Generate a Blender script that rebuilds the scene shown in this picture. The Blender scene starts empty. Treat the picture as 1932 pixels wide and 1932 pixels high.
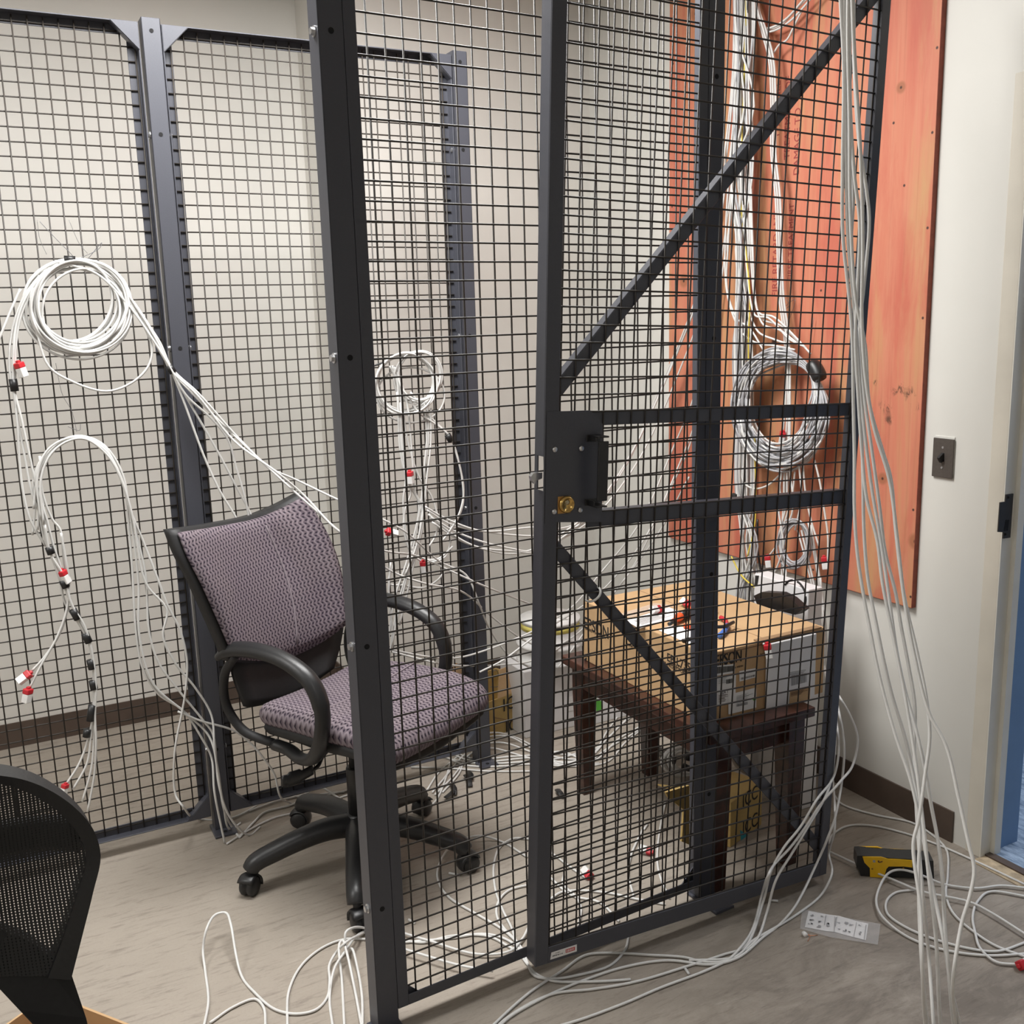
import bpy, bmesh, math, random
from mathutils import Vector as V, Matrix as M
random.seed(7)
D=bpy.data; COL=bpy.context.scene.collection; PI=math.pi
# ------------------------------------------------------------------ camera model
F=1880.0; H=1.6
YAW,PIT,ROL=[math.radians(a) for a in (27.872,11.0491,-1.62586)]
FW=V((math.sin(YAW)*math.cos(PIT),math.cos(YAW)*math.cos(PIT),-math.sin(PIT)))
R0=V((math.cos(YAW),-math.sin(YAW),0)); U0=R0.cross(FW)
RT=R0*math.cos(ROL)+U0*math.sin(ROL); UP=U0*math.cos(ROL)-R0*math.sin(ROL)
CAM=V((0,0,H))
def ray(x,y): return (RT*(x-966)+UP*(966-y)+FW*F).normalized()
def onp(x,y,p,n):
    d=ray(x,y); n=V(n); return CAM+d*(((V(p)-CAM).dot(n))/d.dot(n))
def G(x,y,z=0.0): return onp(x,y,(0,0,z),(0,0,1))
def PY(x,y,Y): return onp(x,y,(0,Y,0),(0,1,0))
def PX(x,y,X): return onp(x,y,(X,0,0),(1,0,0))
cd=D.cameras.new('camera'); cam=D.objects.new('camera',cd); COL.objects.link(cam)
mm=M((RT,UP,-FW)).transposed().to_4x4(); mm.translation=CAM; cam.matrix_world=mm
cd.sensor_width=36; cd.lens=36*F/1932; cd.clip_start=.02
bpy.context.scene.camera=cam
# ------------------------------------------------------------------ materials
def mat(name,col,rough=.6,metal=0.0,var=0.0,scale=20,bump=0.0,spec=None,alpha=None):
    m=D.materials.new(name); m.use_nodes=True; nt=m.node_tree; b=nt.nodes['Principled BSDF']
    c=(*col,1); b.inputs['Base Color'].default_value=c
    b.inputs['Roughness'].default_value=rough; b.inputs['Metallic'].default_value=metal
    if spec is not None: b.inputs['Specular IOR Level'].default_value=spec
    if alpha is not None: b.inputs['Alpha'].default_value=alpha
    if var or bump:
        tc=nt.nodes.new('ShaderNodeTexCoord'); n=nt.nodes.new('ShaderNodeTexNoise')
        n.inputs['Scale'].default_value=scale; n.inputs['Detail'].default_value=6
        nt.links.new(tc.outputs['Object'],n.inputs['Vector'])
        if var:
            r=nt.nodes.new('ShaderNodeValToRGB')
            r.color_ramp.elements[0].position=.3; r.color_ramp.elements[1].position=.7
            r.color_ramp.elements[0].color=tuple(v*(1-var) for v in col)+(1,)
            r.color_ramp.elements[1].color=tuple(min(1,v*(1+var)) for v in col)+(1,)
            nt.links.new(n.outputs['Fac'],r.inputs[0]); nt.links.new(r.outputs[0],b.inputs['Base Color'])
        if bump:
            bp=nt.nodes.new('ShaderNodeBump'); bp.inputs['Strength'].default_value=bump; bp.inputs['Distance'].default_value=.002
            nt.links.new(n.outputs['Fac'],bp.inputs['Height']); nt.links.new(bp.outputs[0],b.inputs['Normal'])
    return m
class NB:   # small node builder
    def __init__(s,m): s.nt=m.node_tree; s.b=s.nt.nodes['Principled BSDF']
    def n(s,t,**k):
        o=s.nt.nodes.new(t)
        for a,v in k.items(): setattr(o,a,v)
        return o
    def set(s,i,v):
        if hasattr(v,'is_output'): s.nt.links.new(v,i)
        else: i.default_value=v
    def math(s,op,a,b=0.0,c=None):
        o=s.n('ShaderNodeMath',operation=op); s.set(o.inputs[0],a); s.set(o.inputs[1],b)
        if c is not None: s.set(o.inputs[2],c)
        return o.outputs[0]
    def mix(s,f,a,b):
        o=s.n('ShaderNodeMix',data_type='RGBA'); s.set(o.inputs[0],f); s.set(o.inputs[6],a if hasattr(a,'is_output') else (*a,1)); s.set(o.inputs[7],b if hasattr(b,'is_output') else (*b,1)); return o.outputs[2]
    def coord(s,kind='Object',scale=(1,1,1),rot=(0,0,0),loc=(0,0,0)):
        tc=s.n('ShaderNodeTexCoord'); mp=s.n('ShaderNodeMapping')
        mp.inputs['Scale'].default_value=scale; mp.inputs['Rotation'].default_value=rot; mp.inputs['Location'].default_value=loc
        s.nt.links.new(tc.outputs[kind],mp.inputs['Vector']); return mp.outputs[0]
    def noise(s,vec,scale,detail=5,rough=.55,dist=0):
        o=s.n('ShaderNodeTexNoise'); s.nt.links.new(vec,o.inputs['Vector']); o.inputs['Scale'].default_value=scale
        o.inputs['Detail'].default_value=detail; o.inputs['Roughness'].default_value=rough; o.inputs['Distortion'].default_value=dist; return o.outputs['Fac']
    def ramp(s,v,lo,hi):
        o=s.n('ShaderNodeMapRange'); s.set(o.inputs[0],v); o.inputs[1].default_value=lo; o.inputs[2].default_value=hi; return o.outputs[0]
    def spot(s,vec,p,r0,r1):
        o=s.n('ShaderNodeVectorMath',operation='DISTANCE'); s.nt.links.new(vec,o.inputs[0]); o.inputs[1].default_value=p
        return s.ramp(o.outputs['Value'],r1,r0)
def floor_mat():
    m=mat('worn_floor',(.4,.35,.3),.75); b=NB(m)
    base=b.coord()
    big=b.noise(base,1.3,6,.6)
    c=b.mix(b.ramp(big,.3,.7),(.305,.265,.22),(.365,.322,.275))
    fine=b.noise(base,160,3,.7); c=b.mix(b.math('MULTIPLY',b.ramp(fine,.5,.75),.25),c,(.22,.19,.16))
    st=b.coord(scale=(5,34,1),rot=(0,0,math.radians(24)))
    s1=b.noise(st,1.6,7,.72,.4); c=b.mix(b.math('MULTIPLY',b.ramp(s1,.53,.68),.62),c,(.16,.135,.115))
    st2=b.coord(scale=(9,70,1),rot=(0,0,math.radians(-38)))
    s2=b.noise(st2,1.1,6,.7,.3); c=b.mix(b.math('MULTIPLY',b.ramp(s2,.56,.70),.5),c,(.17,.14,.12))
    gr=b.noise(b.coord(scale=(1.6,4,1),rot=(0,0,.6)),2.2,7,.7,.6); c=b.mix(b.math('MULTIPLY',b.math('MULTIPLY',b.ramp(gr,.34,.6),b.spot(base,(1.75,1.15,0),.35,1.05)),.72),c,(.115,.095,.078))  # smeared dirt, darkened further to paint in the shade before the door
    lt=b.noise(st,2.3,5,.6); c=b.mix(b.math('MULTIPLY',b.ramp(lt,.6,.75),.2),c,(.55,.5,.44))
    b.set(b.b.inputs['Base Color'],c)
    bp=b.n('ShaderNodeBump'); bp.inputs['Strength'].default_value=.15; bp.inputs['Distance'].default_value=.003
    b.set(bp.inputs['Height'],s1); b.set(b.b.inputs['Normal'],bp.outputs[0]); return m
def wall_mat(name,col,col2):
    m=mat(name,col,.55); b=NB(m); base=b.coord()
    c=b.mix(b.ramp(b.noise(base,1.7,4),.35,.65),col,col2)
    sm=b.coord(scale=(9,9,22)); s=b.noise(sm,1.0,6,.65); c=b.mix(b.math('MULTIPLY',b.ramp(s,.7,.8),.3),c,(.3,.27,.24))
    b.set(b.b.inputs['Base Color'],c)
    bp=b.n('ShaderNodeBump'); bp.inputs['Strength'].default_value=.05; bp.inputs['Distance'].default_value=.002
    b.set(bp.inputs['Height'],b.noise(base,60,4)); b.set(b.b.inputs['Normal'],bp.outputs[0]); return m
def ply_mat(knots,smudge,nails):
    m=mat('stained_plywood',(.66,.2,.11),.6); b=NB(m); raw=b.coord()
    g=b.coord(scale=(1,14,.9)); gr=b.noise(g,1.5,8,.62,.6)
    c=b.mix(b.ramp(gr,.3,.7),(.54,.165,.10),(.565,.225,.135))
    g2=b.coord(scale=(1,6,.7),loc=(3,1,2)); p=b.noise(g2,1.1,5,.6,.8)
    c=b.mix(b.math('MULTIPLY',b.ramp(p,.47,.62),.85),c,(.50,.28,.13))
    g3=b.coord(scale=(1,8,1.2),loc=(0,7,5)); p3=b.noise(g3,1.4,5,.6,.4)
    c=b.mix(b.math('MULTIPLY',b.ramp(p3,.48,.64),.8),c,(.48,.115,.075))
    g4=b.coord(scale=(1,60,1.1)); p4=b.noise(g4,1.2,4,.6); c=b.mix(b.math('MULTIPLY',b.ramp(p4,.55,.75),.45),c,(.36,.1,.06))
    ns=b.noise(b.coord(scale=(1,40,22)),1.0,5,.7,.8)
    for pt,r in smudge:
        f=b.math('MULTIPLY',b.spot(raw,pt,r*.35,r),b.ramp(ns,.5,.62)); c=b.mix(b.math('MULTIPLY',f,.85),c,(.07,.035,.02))
    for pt,r in knots:
        c=b.mix(b.math('MULTIPLY',b.spot(raw,pt,r*.6,r),.75),c,(.3,.11,.05)); c=b.mix(b.spot(raw,pt,r*.12,r*.28),c,(.05,.02,.012))
    for pt in nails: c=b.mix(b.spot(raw,pt,.003,.005),c,(.06,.025,.02))
    b.set(b.b.inputs['Base Color'],c); return m
def fabric_mat():
    m=mat('purple_woven_fabric',(.17,.14,.17),.9,spec=.15); b=NB(m)
    tc=b.n('ShaderNodeTexCoord'); sp=b.n('ShaderNodeSeparateXYZ'); b.nt.links.new(tc.outputs['UV'],sp.inputs[0])
    u,v=sp.outputs[0],sp.outputs[1]
    wig=b.math('MULTIPLY',b.math('SINE',b.math('MULTIPLY',v,2*PI/.020)),.0030)
    a=b.math('ADD',b.math('MULTIPLY',b.math('COSINE',b.math('MULTIPLY',b.math('ADD',u,wig),2*PI/.0150)),.5),.5)
    dash=b.ramp(b.math('SINE',b.math('MULTIPLY',v,4*PI/.020)),-.2,.3)
    dark=b.math('MULTIPLY',b.ramp(a,.42,.12),dash)
    big=b.noise(b.coord(),9,3)
    base=b.mix(b.ramp(big,.35,.7),(.125,.098,.122),(.155,.125,.138))
    c=b.mix(b.ramp(a,.55,1.0),base,(.23,.195,.215))
    c=b.mix(dark,c,(.020,.017,.026)); b.set(b.b.inputs['Base Color'],c)
    bp=b.n('ShaderNodeBump'); bp.inputs['Strength'].default_value=.4; bp.inputs['Distance'].default_value=.002
    b.set(bp.inputs['Height'],a); b.set(b.b.inputs['Normal'],bp.outputs[0]); return m
def net_mat():
    m=mat('black_net',(.012,.012,.012),.6); b=NB(m)
    tc=b.n('ShaderNodeTexCoord'); sp=b.n('ShaderNodeSeparateXYZ'); b.nt.links.new(tc.outputs['UV'],sp.inputs[0])
    u,v=sp.outputs[0],sp.outputs[1]
    s1=b.ramp(b.math('COSINE',b.math('MULTIPLY',u,2*PI/.0050)),.55,.8)
    s2=b.ramp(b.math('COSINE',b.math('MULTIPLY',v,2*PI/.0040)),-.2,.2)
    hole=b.math('MULTIPLY',s1,s2); b.set(b.b.inputs['Alpha'],b.math('SUBTRACT',1.0,hole)); return m
def wood_mat():
    m=mat('dark_stained_wood',(.04,.016,.012),.32); b=NB(m)
    w=b.noise(b.coord(scale=(30,3,30)),1.0,6,.6,.5); c=b.mix(b.ramp(w,.35,.7),(.026,.011,.009),(.075,.026,.016))
    b.set(b.b.inputs['Base Color'],c); return m
def card_mat(name,c1,c2):
    m=mat(name,c1,.85); b=NB(m); w=b.noise(b.coord(scale=(3,3,12)),2.0,5,.6)
    b.set(b.b.inputs['Base Color'],b.mix(b.ramp(w,.3,.7),c1,c2)); return m
MT={}
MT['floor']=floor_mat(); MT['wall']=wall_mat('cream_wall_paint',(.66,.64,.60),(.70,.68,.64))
MT['wallr']=wall_mat('white_wall_paint',(.645,.632,.592),(.68,.668,.628))
MT['frame']=mat('door_frame_paint',(.66,.62,.54),.45,var=.06,scale=6)
MT['jamb']=mat('jamb_paint',(.75,.73,.66),.45,var=.05,scale=9)
MT['ceil']=mat('ceiling_white',(.75,.75,.73),.8,var=.04,scale=30)
MT['base']=mat('brown_vinyl_base',(.085,.06,.047),.45,var=.12,scale=14)
MT['steel']=mat('charcoal_powder_coat',(.058,.060,.074),.42,.0,var=.05,scale=300,bump=.05,spec=.55)
MT['wire']=mat('charcoal_wire',(.032,.027,.023),.48,.0,var=.08,scale=60,spec=.4)
MT['hole']=mat('dark_recess',(.004,.004,.005),.9,var=.1)
MT['zinc']=mat('zinc_bolt',(.62,.62,.63),.3,.9,var=.1,scale=90)
MT['cable']=mat('white_cable_jacket',(.665,.66,.645),.45,var=.04,scale=25)
MT['gcable']=mat('grey_cable_jacket',(.40,.40,.42),.42,var=.12,scale=40)
MT['bcable']=mat('beige_cable_jacket',(.42,.36,.31),.5,var=.12,scale=40)
MT['gncable']=mat('green_cable_jacket',(.10,.24,.21),.45,var=.15,scale=40)
MT['tape']=mat('black_tape',(.012,.012,.013),.4,var=.2,scale=50)
MT['black']=mat('black_plastic',(.016,.016,.017),.38,var=.1,scale=200,bump=.1)
MT['blackm']=mat('black_matte_shell',(.013,.013,.014),.6,var=.15,scale=120)
MT['red']=mat('red_plug_boot',(.50,.02,.03),.4,var=.1,scale=80)
MT['plug']=mat('clear_white_plug',(.80,.79,.78),.25,var=.05,scale=60)
MT['brass']=mat('brass',(.62,.40,.13),.25,.9,var=.1,scale=80)
MT['brassp']=mat('brass_plate',(.48,.27,.08),.4,.5,var=.1,scale=80)
MT['cyl']=mat('lock_cylinder',(.42,.36,.24),.25,.9,var=.1,scale=80)
MT['fab']=fabric_mat(); MT['net']=net_mat(); MT['wood']=wood_mat()
MT['card']=card_mat('cardboard',(.47,.30,.155),(.54,.355,.19))
MT['card2']=card_mat('yellow_cardboard',(.43,.29,.10),(.50,.35,.13))
MT['cardin']=card_mat('cardboard_edge',(.22,.13,.07),(.3,.19,.1))
MT['white']=mat('white_carton',(.74,.73,.74),.6,var=.03,scale=12)
MT['paper']=mat('paper_sheet',(.80,.79,.78),.7,var=.03,scale=30)
MT['ink']=mat('black_ink',(.012,.011,.011),.7,var=.1)
MT['inkb']=mat('brown_ink',(.12,.06,.035),.7,var=.1)
MT['inkr']=mat('red_stamp_ink',(.30,.05,.045),.7,var=.2,scale=60)
MT['grey']=mat('grey_print',(.33,.33,.34),.7,var=.1)
MT['yprint']=mat('yellow_print',(.72,.62,.16),.6,var=.1)
MT['green']=mat('green_print',(.10,.42,.05),.6,var=.1)
MT['teal']=mat('teal_print',(.03,.28,.33),.6,var=.1)
MT['orange']=mat('orange_grip',(.85,.12,.03),.45,var=.06,scale=60)
MT['blue']=mat('blue_grip',(.06,.17,.55),.4,var=.06,scale=60)
MT['yellow']=mat('tool_yellow',(.85,.50,.01),.4,var=.05,scale=60)
MT['bluew']=mat('blue_wall_paint',(.16,.27,.45),.5,var=.06,scale=9)
MT['plate']=mat('bronze_switch_plate',(.10,.085,.075),.45,.35,var=.08,scale=150)
MT['strike']=mat('bronze_strike',(.07,.062,.055),.45,.5,var=.08,scale=150)
MT['thr']=mat('threshold_concrete',(.42,.33,.22),.8,var=.35,scale=35)
MT['film']=mat('clear_plastic_film',(.8,.8,.82),.15,alpha=.16)
MT['lamp']=mat('lamp_housing',(.8,.8,.8),.5,var=.03)
MT['yel']=mat('yellow_cable_jacket',(.75,.58,.08),.45,var=.1)
MT['copper']=mat('copper_wire',(.6,.25,.12),.35,.8,var=.1)
MT['thin']=mat('grey_tie_wire',(.18,.18,.19),.4,.5,var=.1)
m=mat('blue_carpet',(.2,.28,.4),.95); b=NB(m); c=b.mix(b.ramp(b.noise(b.coord(scale=(30,7,1),rot=(0,0,.5)),2.0,6,.7),.35,.68),(.09,.14,.22),(.40,.50,.64)); b.set(b.b.inputs['Base Color'],c); MT['carpet']=m
m=mat('lamp_diffuser',(1,1,1),.5,var=.02); bb=m.node_tree.nodes['Principled BSDF']; bb.inputs['Emission Color'].default_value=(1,.97,.92,1); bb.inputs['Emission Strength'].default_value=3; MT['diff']=m
# ------------------------------------------------------------------ objects
def tag(o,label=None,cat=None,group=None,kind=None):
    if label: o['label']=label
    if cat: o['category']=cat
    if group: o['group']=group
    if kind: o['kind']=kind
    return o
def thing(name,loc,label,cat,group=None):
    o=D.objects.new(name,None); COL.objects.link(o); o.location=loc; o.empty_display_size=.05
    return tag(o,label,cat,group)
def link(o,parent):
    COL.objects.link(o)
    if parent is not None:
        o.parent=parent; o.matrix_parent_inverse=M.Translation(-parent.location)
    return o
def obj(name,bm,m,parent=None,smooth=False,label=None,cat=None,group=None,kind=None):
    me=D.meshes.new(name)
    bmesh.ops.recalc_face_normals(bm,faces=bm.faces)
    bm.to_mesh(me); bm.free()
    if smooth:
        for p in me.polygons: p.use_smooth=True
    me.materials.append(MT[m] if isinstance(m,str) else m)
    return tag(link(D.objects.new(name,me),parent),label,cat,group,kind)
def nb(): return bmesh.new()
def box(bm,c,s,ax=None,bev=0.0,seg=2):
    """box with centre c, full size s, axes ax (three vectors)"""
    t=bmesh.new(); bmesh.ops.create_cube(t,size=1)
    bmesh.ops.scale(t,vec=s,verts=t.verts)
    if bev: bmesh.ops.bevel(t,geom=list(t.edges),offset=bev,segments=seg,affect='EDGES',profile=.5)
    if ax: mx=M((ax[0],ax[1],ax[2])).transposed().to_4x4()
    else: mx=M.Identity(4)
    mx.translation=V(c); bmesh.ops.transform(t,matrix=mx,verts=t.verts)
    me=D.meshes.new('tmp'); t.to_mesh(me); t.free(); bm.from_mesh(me); D.meshes.remove(me); return bm
def bx(bm,x0,x1,y0,y1,z0,z1,bev=0.0): return box(bm,((x0+x1)/2,(y0+y1)/2,(z0+z1)/2),(abs(x1-x0),abs(y1-y0),abs(z1-z0)),None,bev)
def tube(bm,pts,r,sides=7,closed=False,flat=None,up=None):
    pts=[V(p) for p in pts]; n=len(pts); rings=[]
    nrm=None
    for i,p in enumerate(pts):
        a=pts[(i-1)%n] if (closed or i>0) else p; c=pts[(i+1)%n] if (closed or i<n-1) else p
        t=(c-a)
        if t.length<1e-9: t=V((0,0,1))
        t.normalize()
        if up is not None: nrm=V(up)-t*V(up).dot(t)
        elif nrm is None: nrm=t.orthogonal()
        else: nrm=nrm-t*nrm.dot(t)
        if nrm.length<1e-6: nrm=t.orthogonal()
        nrm.normalize(); bn=t.cross(nrm)
        rr=r[i] if isinstance(r,(list,tuple)) else r
        ra,rb=(rr*flat[0],rr*flat[1]) if flat else (rr,rr)
        rings.append([bm.verts.new(p+nrm*(math.cos(2*PI*k/sides)*ra)+bn*(math.sin(2*PI*k/sides)*rb)) for k in range(sides)])
    m=n if closed else n-1
    for i in range(m):
        A,B=rings[i],rings[(i+1)%n]
        for k in range(sides): bm.faces.new((A[k],A[(k+1)%sides],B[(k+1)%sides],B[k]))
    if not closed:
        bm.faces.new(rings[0]); bm.faces.new(rings[-1][::-1])
    return bm
def spline(pts,seg=8,closed=False):
    pts=[V(p) for p in pts]; n=len(pts); out=[]
    if n<3: return pts
    rng=range(n) if closed else range(n-1)
    for i in rng:
        p1,p2=pts[i],pts[(i+1)%n]
        p0=pts[(i-1)%n] if (closed or i>0) else p1*2-p2
        p3=pts[(i+2)%n] if (closed or i<n-2) else p2*2-p1
        t1=max((p1-p0).length,1e-5)**.5; t2=max((p2-p1).length,1e-5)**.5; t3=max((p3-p2).length,1e-5)**.5
        m1=((p1-p0)/t1-(p2-p0)/(t1+t2)+(p2-p1)/t2)*t2; m2=((p2-p1)/t2-(p3-p1)/(t2+t3)+(p3-p2)/t3)*t2
        for k in range(seg):
            t=k/seg; t_2=t*t; t_3=t_2*t
            out.append(p1*(2*t_3-3*t_2+1)+m1*(t_3-2*t_2+t)+p2*(-2*t_3+3*t_2)+m2*(t_3-t_2))
    if not closed: out.append(pts[-1])
    return out
def cyl(bm,a,b_,r,sides=20,r2=None):
    return tube(bm,[a,b_],[r,r if r2 is None else r2],sides)
def lathe(bm,c,ax,prof,sides=24):
    c=V(c); ax=V(ax).normalized(); u=ax.orthogonal().normalized(); w=ax.cross(u); rings=[]
    for r,h in prof: rings.append([bm.verts.new(c+ax*h+(u*math.cos(2*PI*k/sides)+w*math.sin(2*PI*k/sides))*max(r,1e-5)) for k in range(sides)])
    for A,B in zip(rings,rings[1:]):
        for k in range(sides): bm.faces.new((A[k],A[(k+1)%sides],B[(k+1)%sides],B[k]))
    bm.faces.new(rings[0]); bm.faces.new(rings[-1][::-1]); return bm
def prism(bm,poly,dv):
    a=[bm.verts.new(V(p)) for p in poly]; b_=[bm.verts.new(V(p)+V(dv)) for p in poly]; n=len(a)
    bm.faces.new(a); bm.faces.new(b_[::-1])
    for i in range(n): bm.faces.new((a[i],a[(i+1)%n],b_[(i+1)%n],b_[i]))
    return bm
def decal(bm,pp,n,px,th=.0008):
    """flat printed patch: pixels px on the plane (pp,n), raised th towards the viewer"""
    n=V(n).normalized(); return prism(bm,[onp(x,y,pp,n)+n*.0003 for x,y in px],n*th)
def bars(bm,pp,n,q,k,th=.0006,duty=.5,rows=False):
    q=[V((*p,0)) for p in q]
    for i in range(k):
        a=i/k; w=(.25+random.random()*.6)*duty*1.4/k; b_=min(1,a+w)
        if rows: e=.55+.45*random.random(); P=[q[0].lerp(q[3],a),q[0].lerp(q[3],a).lerp(q[1].lerp(q[2],a),e),q[0].lerp(q[3],b_).lerp(q[1].lerp(q[2],b_),e),q[0].lerp(q[3],b_)]
        else: P=[q[0].lerp(q[1],a),q[0].lerp(q[1],b_),q[3].lerp(q[2],b_),q[3].lerp(q[2],a)]
        decal(bm,pp,n,[(p.x,p.y) for p in P],th)
    return bm
def text(name,s,loc,xa,ya,size,m,parent,label=None,sx=1.0,bold=0.0):
    cu=D.curves.new(name,'FONT'); cu.body=s; cu.size=size; cu.extrude=.0003; cu.offset=bold; cu.materials.append(MT[m])
    t_=D.objects.new('tmp',cu); COL.objects.link(t_); me=D.meshes.new_from_object(t_); D.objects.remove(t_); D.curves.remove(cu)
    o=D.objects.new(name,me); link(o,parent); xa=V(xa).normalized(); ya=V(ya).normalized(); za=xa.cross(ya)
    mx=M((xa*sx,ya,za)).transposed().to_4x4(); mx.translation=V(loc)
    if parent is not None: o.matrix_parent_inverse=M.Translation(-parent.location)
    o.matrix_basis=mx
    return tag(o,label)
# cable paths written as "A.03: x,y x,y; G: x,y ..."  A=before the left partition row, Y/X=upright plane, G=floor height
YA=3.075
def pt(k,v,x,y):
    if k=='A': return PY(x,y,YA-v)
    if k=='Y': return PY(x,y,v)
    if k=='X': return PX(x,y,v)
    if k=='G': return G(x,y,v)
    d=ray(x,y); return CAM+d*v
def path(s):
    out=[]
    for seg in s.split(';'):
        h,b_=seg.split(':'); h=h.strip(); k=h[0]; v=float(h[1:]) if len(h)>1 else .0045
        for q in b_.split():
            a=q.split(',')
            if len(a)==3: v=float(a[2])
            out.append(pt(k,v,float(a[0]),float(a[1])))
    return out
CR=.0034
def cable(s,name='cable',parent=None,m='cable',r=CR,seg=7,wob=0.0,closed=False,**k):
    p=path(s) if isinstance(s,str) else s
    if wob: p=[q+V((random.uniform(-wob,wob),random.uniform(-wob,wob),random.uniform(-wob,wob)*.5)) for q in p]
    return obj(name,tube(nb(),spline(p,seg,closed),r,7,closed),m,parent,True,**k)
def loops(spec,cx,cy,rx,ry,n,parent,m='cable',r=CR,jr=.15,jc=.08,jd=.02,a0=0,a1=2*PI,name='cable'):
    k,v=spec
    for i in range(n):
        s=1+random.uniform(-jr,jr); ox=random.uniform(-jc,jc)*rx; oy=random.uniform(-jc,jc)*ry; ph=random.random()*6.28; d=random.uniform(-jd,jd); tl=random.uniform(-.2,.2)
        pts=[]
        for j in range(14):
            a=2*PI*j/14; w=1+.035*math.sin(2*a+ph)
            ex=math.cos(a)*rx*s*w; ey=math.sin(a)*ry*(s*.6+.4)*w
            pts.append(pt(k,v+d+.012*math.sin(a+ph),cx+ox+ex*math.cos(tl)-ey*math.sin(tl),cy+oy+ex*math.sin(tl)+ey*math.cos(tl)))
        cable(pts,name,parent,m,r,5,closed=True)
def band(parent,a,b_,r,m='tape',name='tape'):
    obj(name,cyl(nb(),a,b_,r,12),m,parent,True)
def plug(p,d,parent,s=1.0):
    """network plug: clear body with a red boot behind it; d points from the cable towards the plug nose"""
    d=V(d).normalized(); u=d.orthogonal().normalized(); w=d.cross(u); p=V(p)
    b1=obj('plug',box(nb(),p+d*.022*s,(.021*s,.019*s,.026*s),(u,w,d),.002*s),'plug',parent)
    b2=box(nb(),p+d*.002*s,(.0225*s,.0205*s,.016*s),(u,w,d),.003*s); box(b2,p-d*.008*s,(.010*s,.010*s,.008*s),(u,w,d),.002*s)
    obj('plug_boot',b2,'red',b1); return b1
# ================================================================== SETTING
X0,X1,Y0,Y1,Y2,ZC=-3.0,2.45,-3.0,3.82,4.17,3.0
XS=1.29                                                   # where the back wall steps forward
def st(name,m,*bxs,bev=0):
    b_=nb()
    for q in bxs: bx(b_,*q,bev)
    return obj(name,b_,m,kind='structure')
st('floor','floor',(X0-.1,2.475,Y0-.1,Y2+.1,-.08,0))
st('ceiling','ceil',(X0-.1,4.7,Y0-.1,Y2+.1,ZC,ZC+.08))
st('wall_back','wall',(X0-.1,XS,Y2,Y2+.1,0,ZC),(XS,X1+.16,Y1,Y2+.1,0,ZC))
st('wall_left','wall',(X0-.1,X0,Y0,Y2,0,ZC)); st('wall_front','wall',(X0,X1+.16,Y0-.1,Y0,0,ZC))
DY0,DY1,DZ=.82,1.737,2.13                                  # doorway in the right wall
st('wall_right','wallr',(X1,X1+.16,DY1+.049,Y1,0,ZC),(X1,X1+.16,Y0,DY0-.049,0,ZC),(X1,X1+.16,DY0-.049,DY1+.049,DZ+.049,ZC))
bt=.006
st('baseboard_back','base',(X0,XS,Y2-bt,Y2,0,.1),(XS-bt,XS,Y1-bt,Y2-bt,0,.1),(XS,X1,Y1-bt,Y1,0,.1))
st('baseboard_right','base',(X1-bt,X1,1.835,Y1-bt,0,.1)); st('baseboard_left','base',(X0,X0+bt,Y0,Y2,0,.1))
fr=st('door_1','frame',(X1-.008,X1+.03,DY1,DY1+.049,0,DZ+.049),(X1-.008,X1+.03,DY0-.049,DY0,0,DZ+.049),(X1-.008,X1+.03,DY0,DY1,DZ,DZ+.049),bev=.002)
b_=nb()
for y0,y1,ys in ((DY1-.002,DY1+.02,DY1-.016),(DY0-.02,DY0+.002,DY0+.016)):
    bx(b_,X1-.0075,X1+.036,y0,y1,0.001,DZ); bx(b_,X1+.036,X1+.063,min(y0,ys),max(y1,ys),.001,DZ)
bx(b_,X1-.0075,X1+.036,DY0,DY1,DZ-.002,DZ+.02)
obj('door_jamb',b_,'jamb',fr)
b_=nb(); bx(b_,X1+.066,X1+.163,DY1,DY1+.2,0,ZC); bx(b_,X1+.066,X1+.163,DY0-.2,DY0,0,ZC)
obj('wall_corridor',b_,'bluew',kind='structure')
st('floor_corridor','carpet',(2.49,4.7,Y0,Y2+.1,-.08,.004)); st('trim_1','base',(2.463,2.49,DY0,DY1,-.02,.007))
st('wall_corridor_far','bluew',(4.6,4.7,Y0,Y2+.1,0,ZC)); st('trim_2','thr',(2.405,2.463,DY0,DY1+.0,-.02,.0025))
# strike plate on the jamb
YS=DY1-.002
sp=thing('strike_plate',PY(1886,970,YS),'dark bronze door strike plate on the white door jamb','strike plate')
k=16.1
def zpx(l,x0,y0,k): return [(x0+a/k,y0+c/k) for a,c in l]
obj('plate',prism(nb(),[PY(x,y,YS) for x,y in zpx([(1360,530),(1585,500),(1490,1835),(1270,1865),(1285,1670),(1115,1665),(1180,765),(1345,745)],1812,900,k)],(0,-.003,0)),'strike',sp)
obj('latch_pocket',prism(nb(),[PY(x,y,YS-.003) for x,y in zpx([(1370,1300),(1475,1300),(1440,1630),(1320,1640)],1812,900,k)],(0,-.0006,0)),'hole',sp)
for q in ((1450,620),(1360,1740)): obj('screw',cyl(nb(),PY(1812+q[0]/k,900+q[1]/k,YS-.003),PY(1812+q[0]/k,900+q[1]/k,YS-.0045),.0035,10),'hole',sp)
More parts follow.
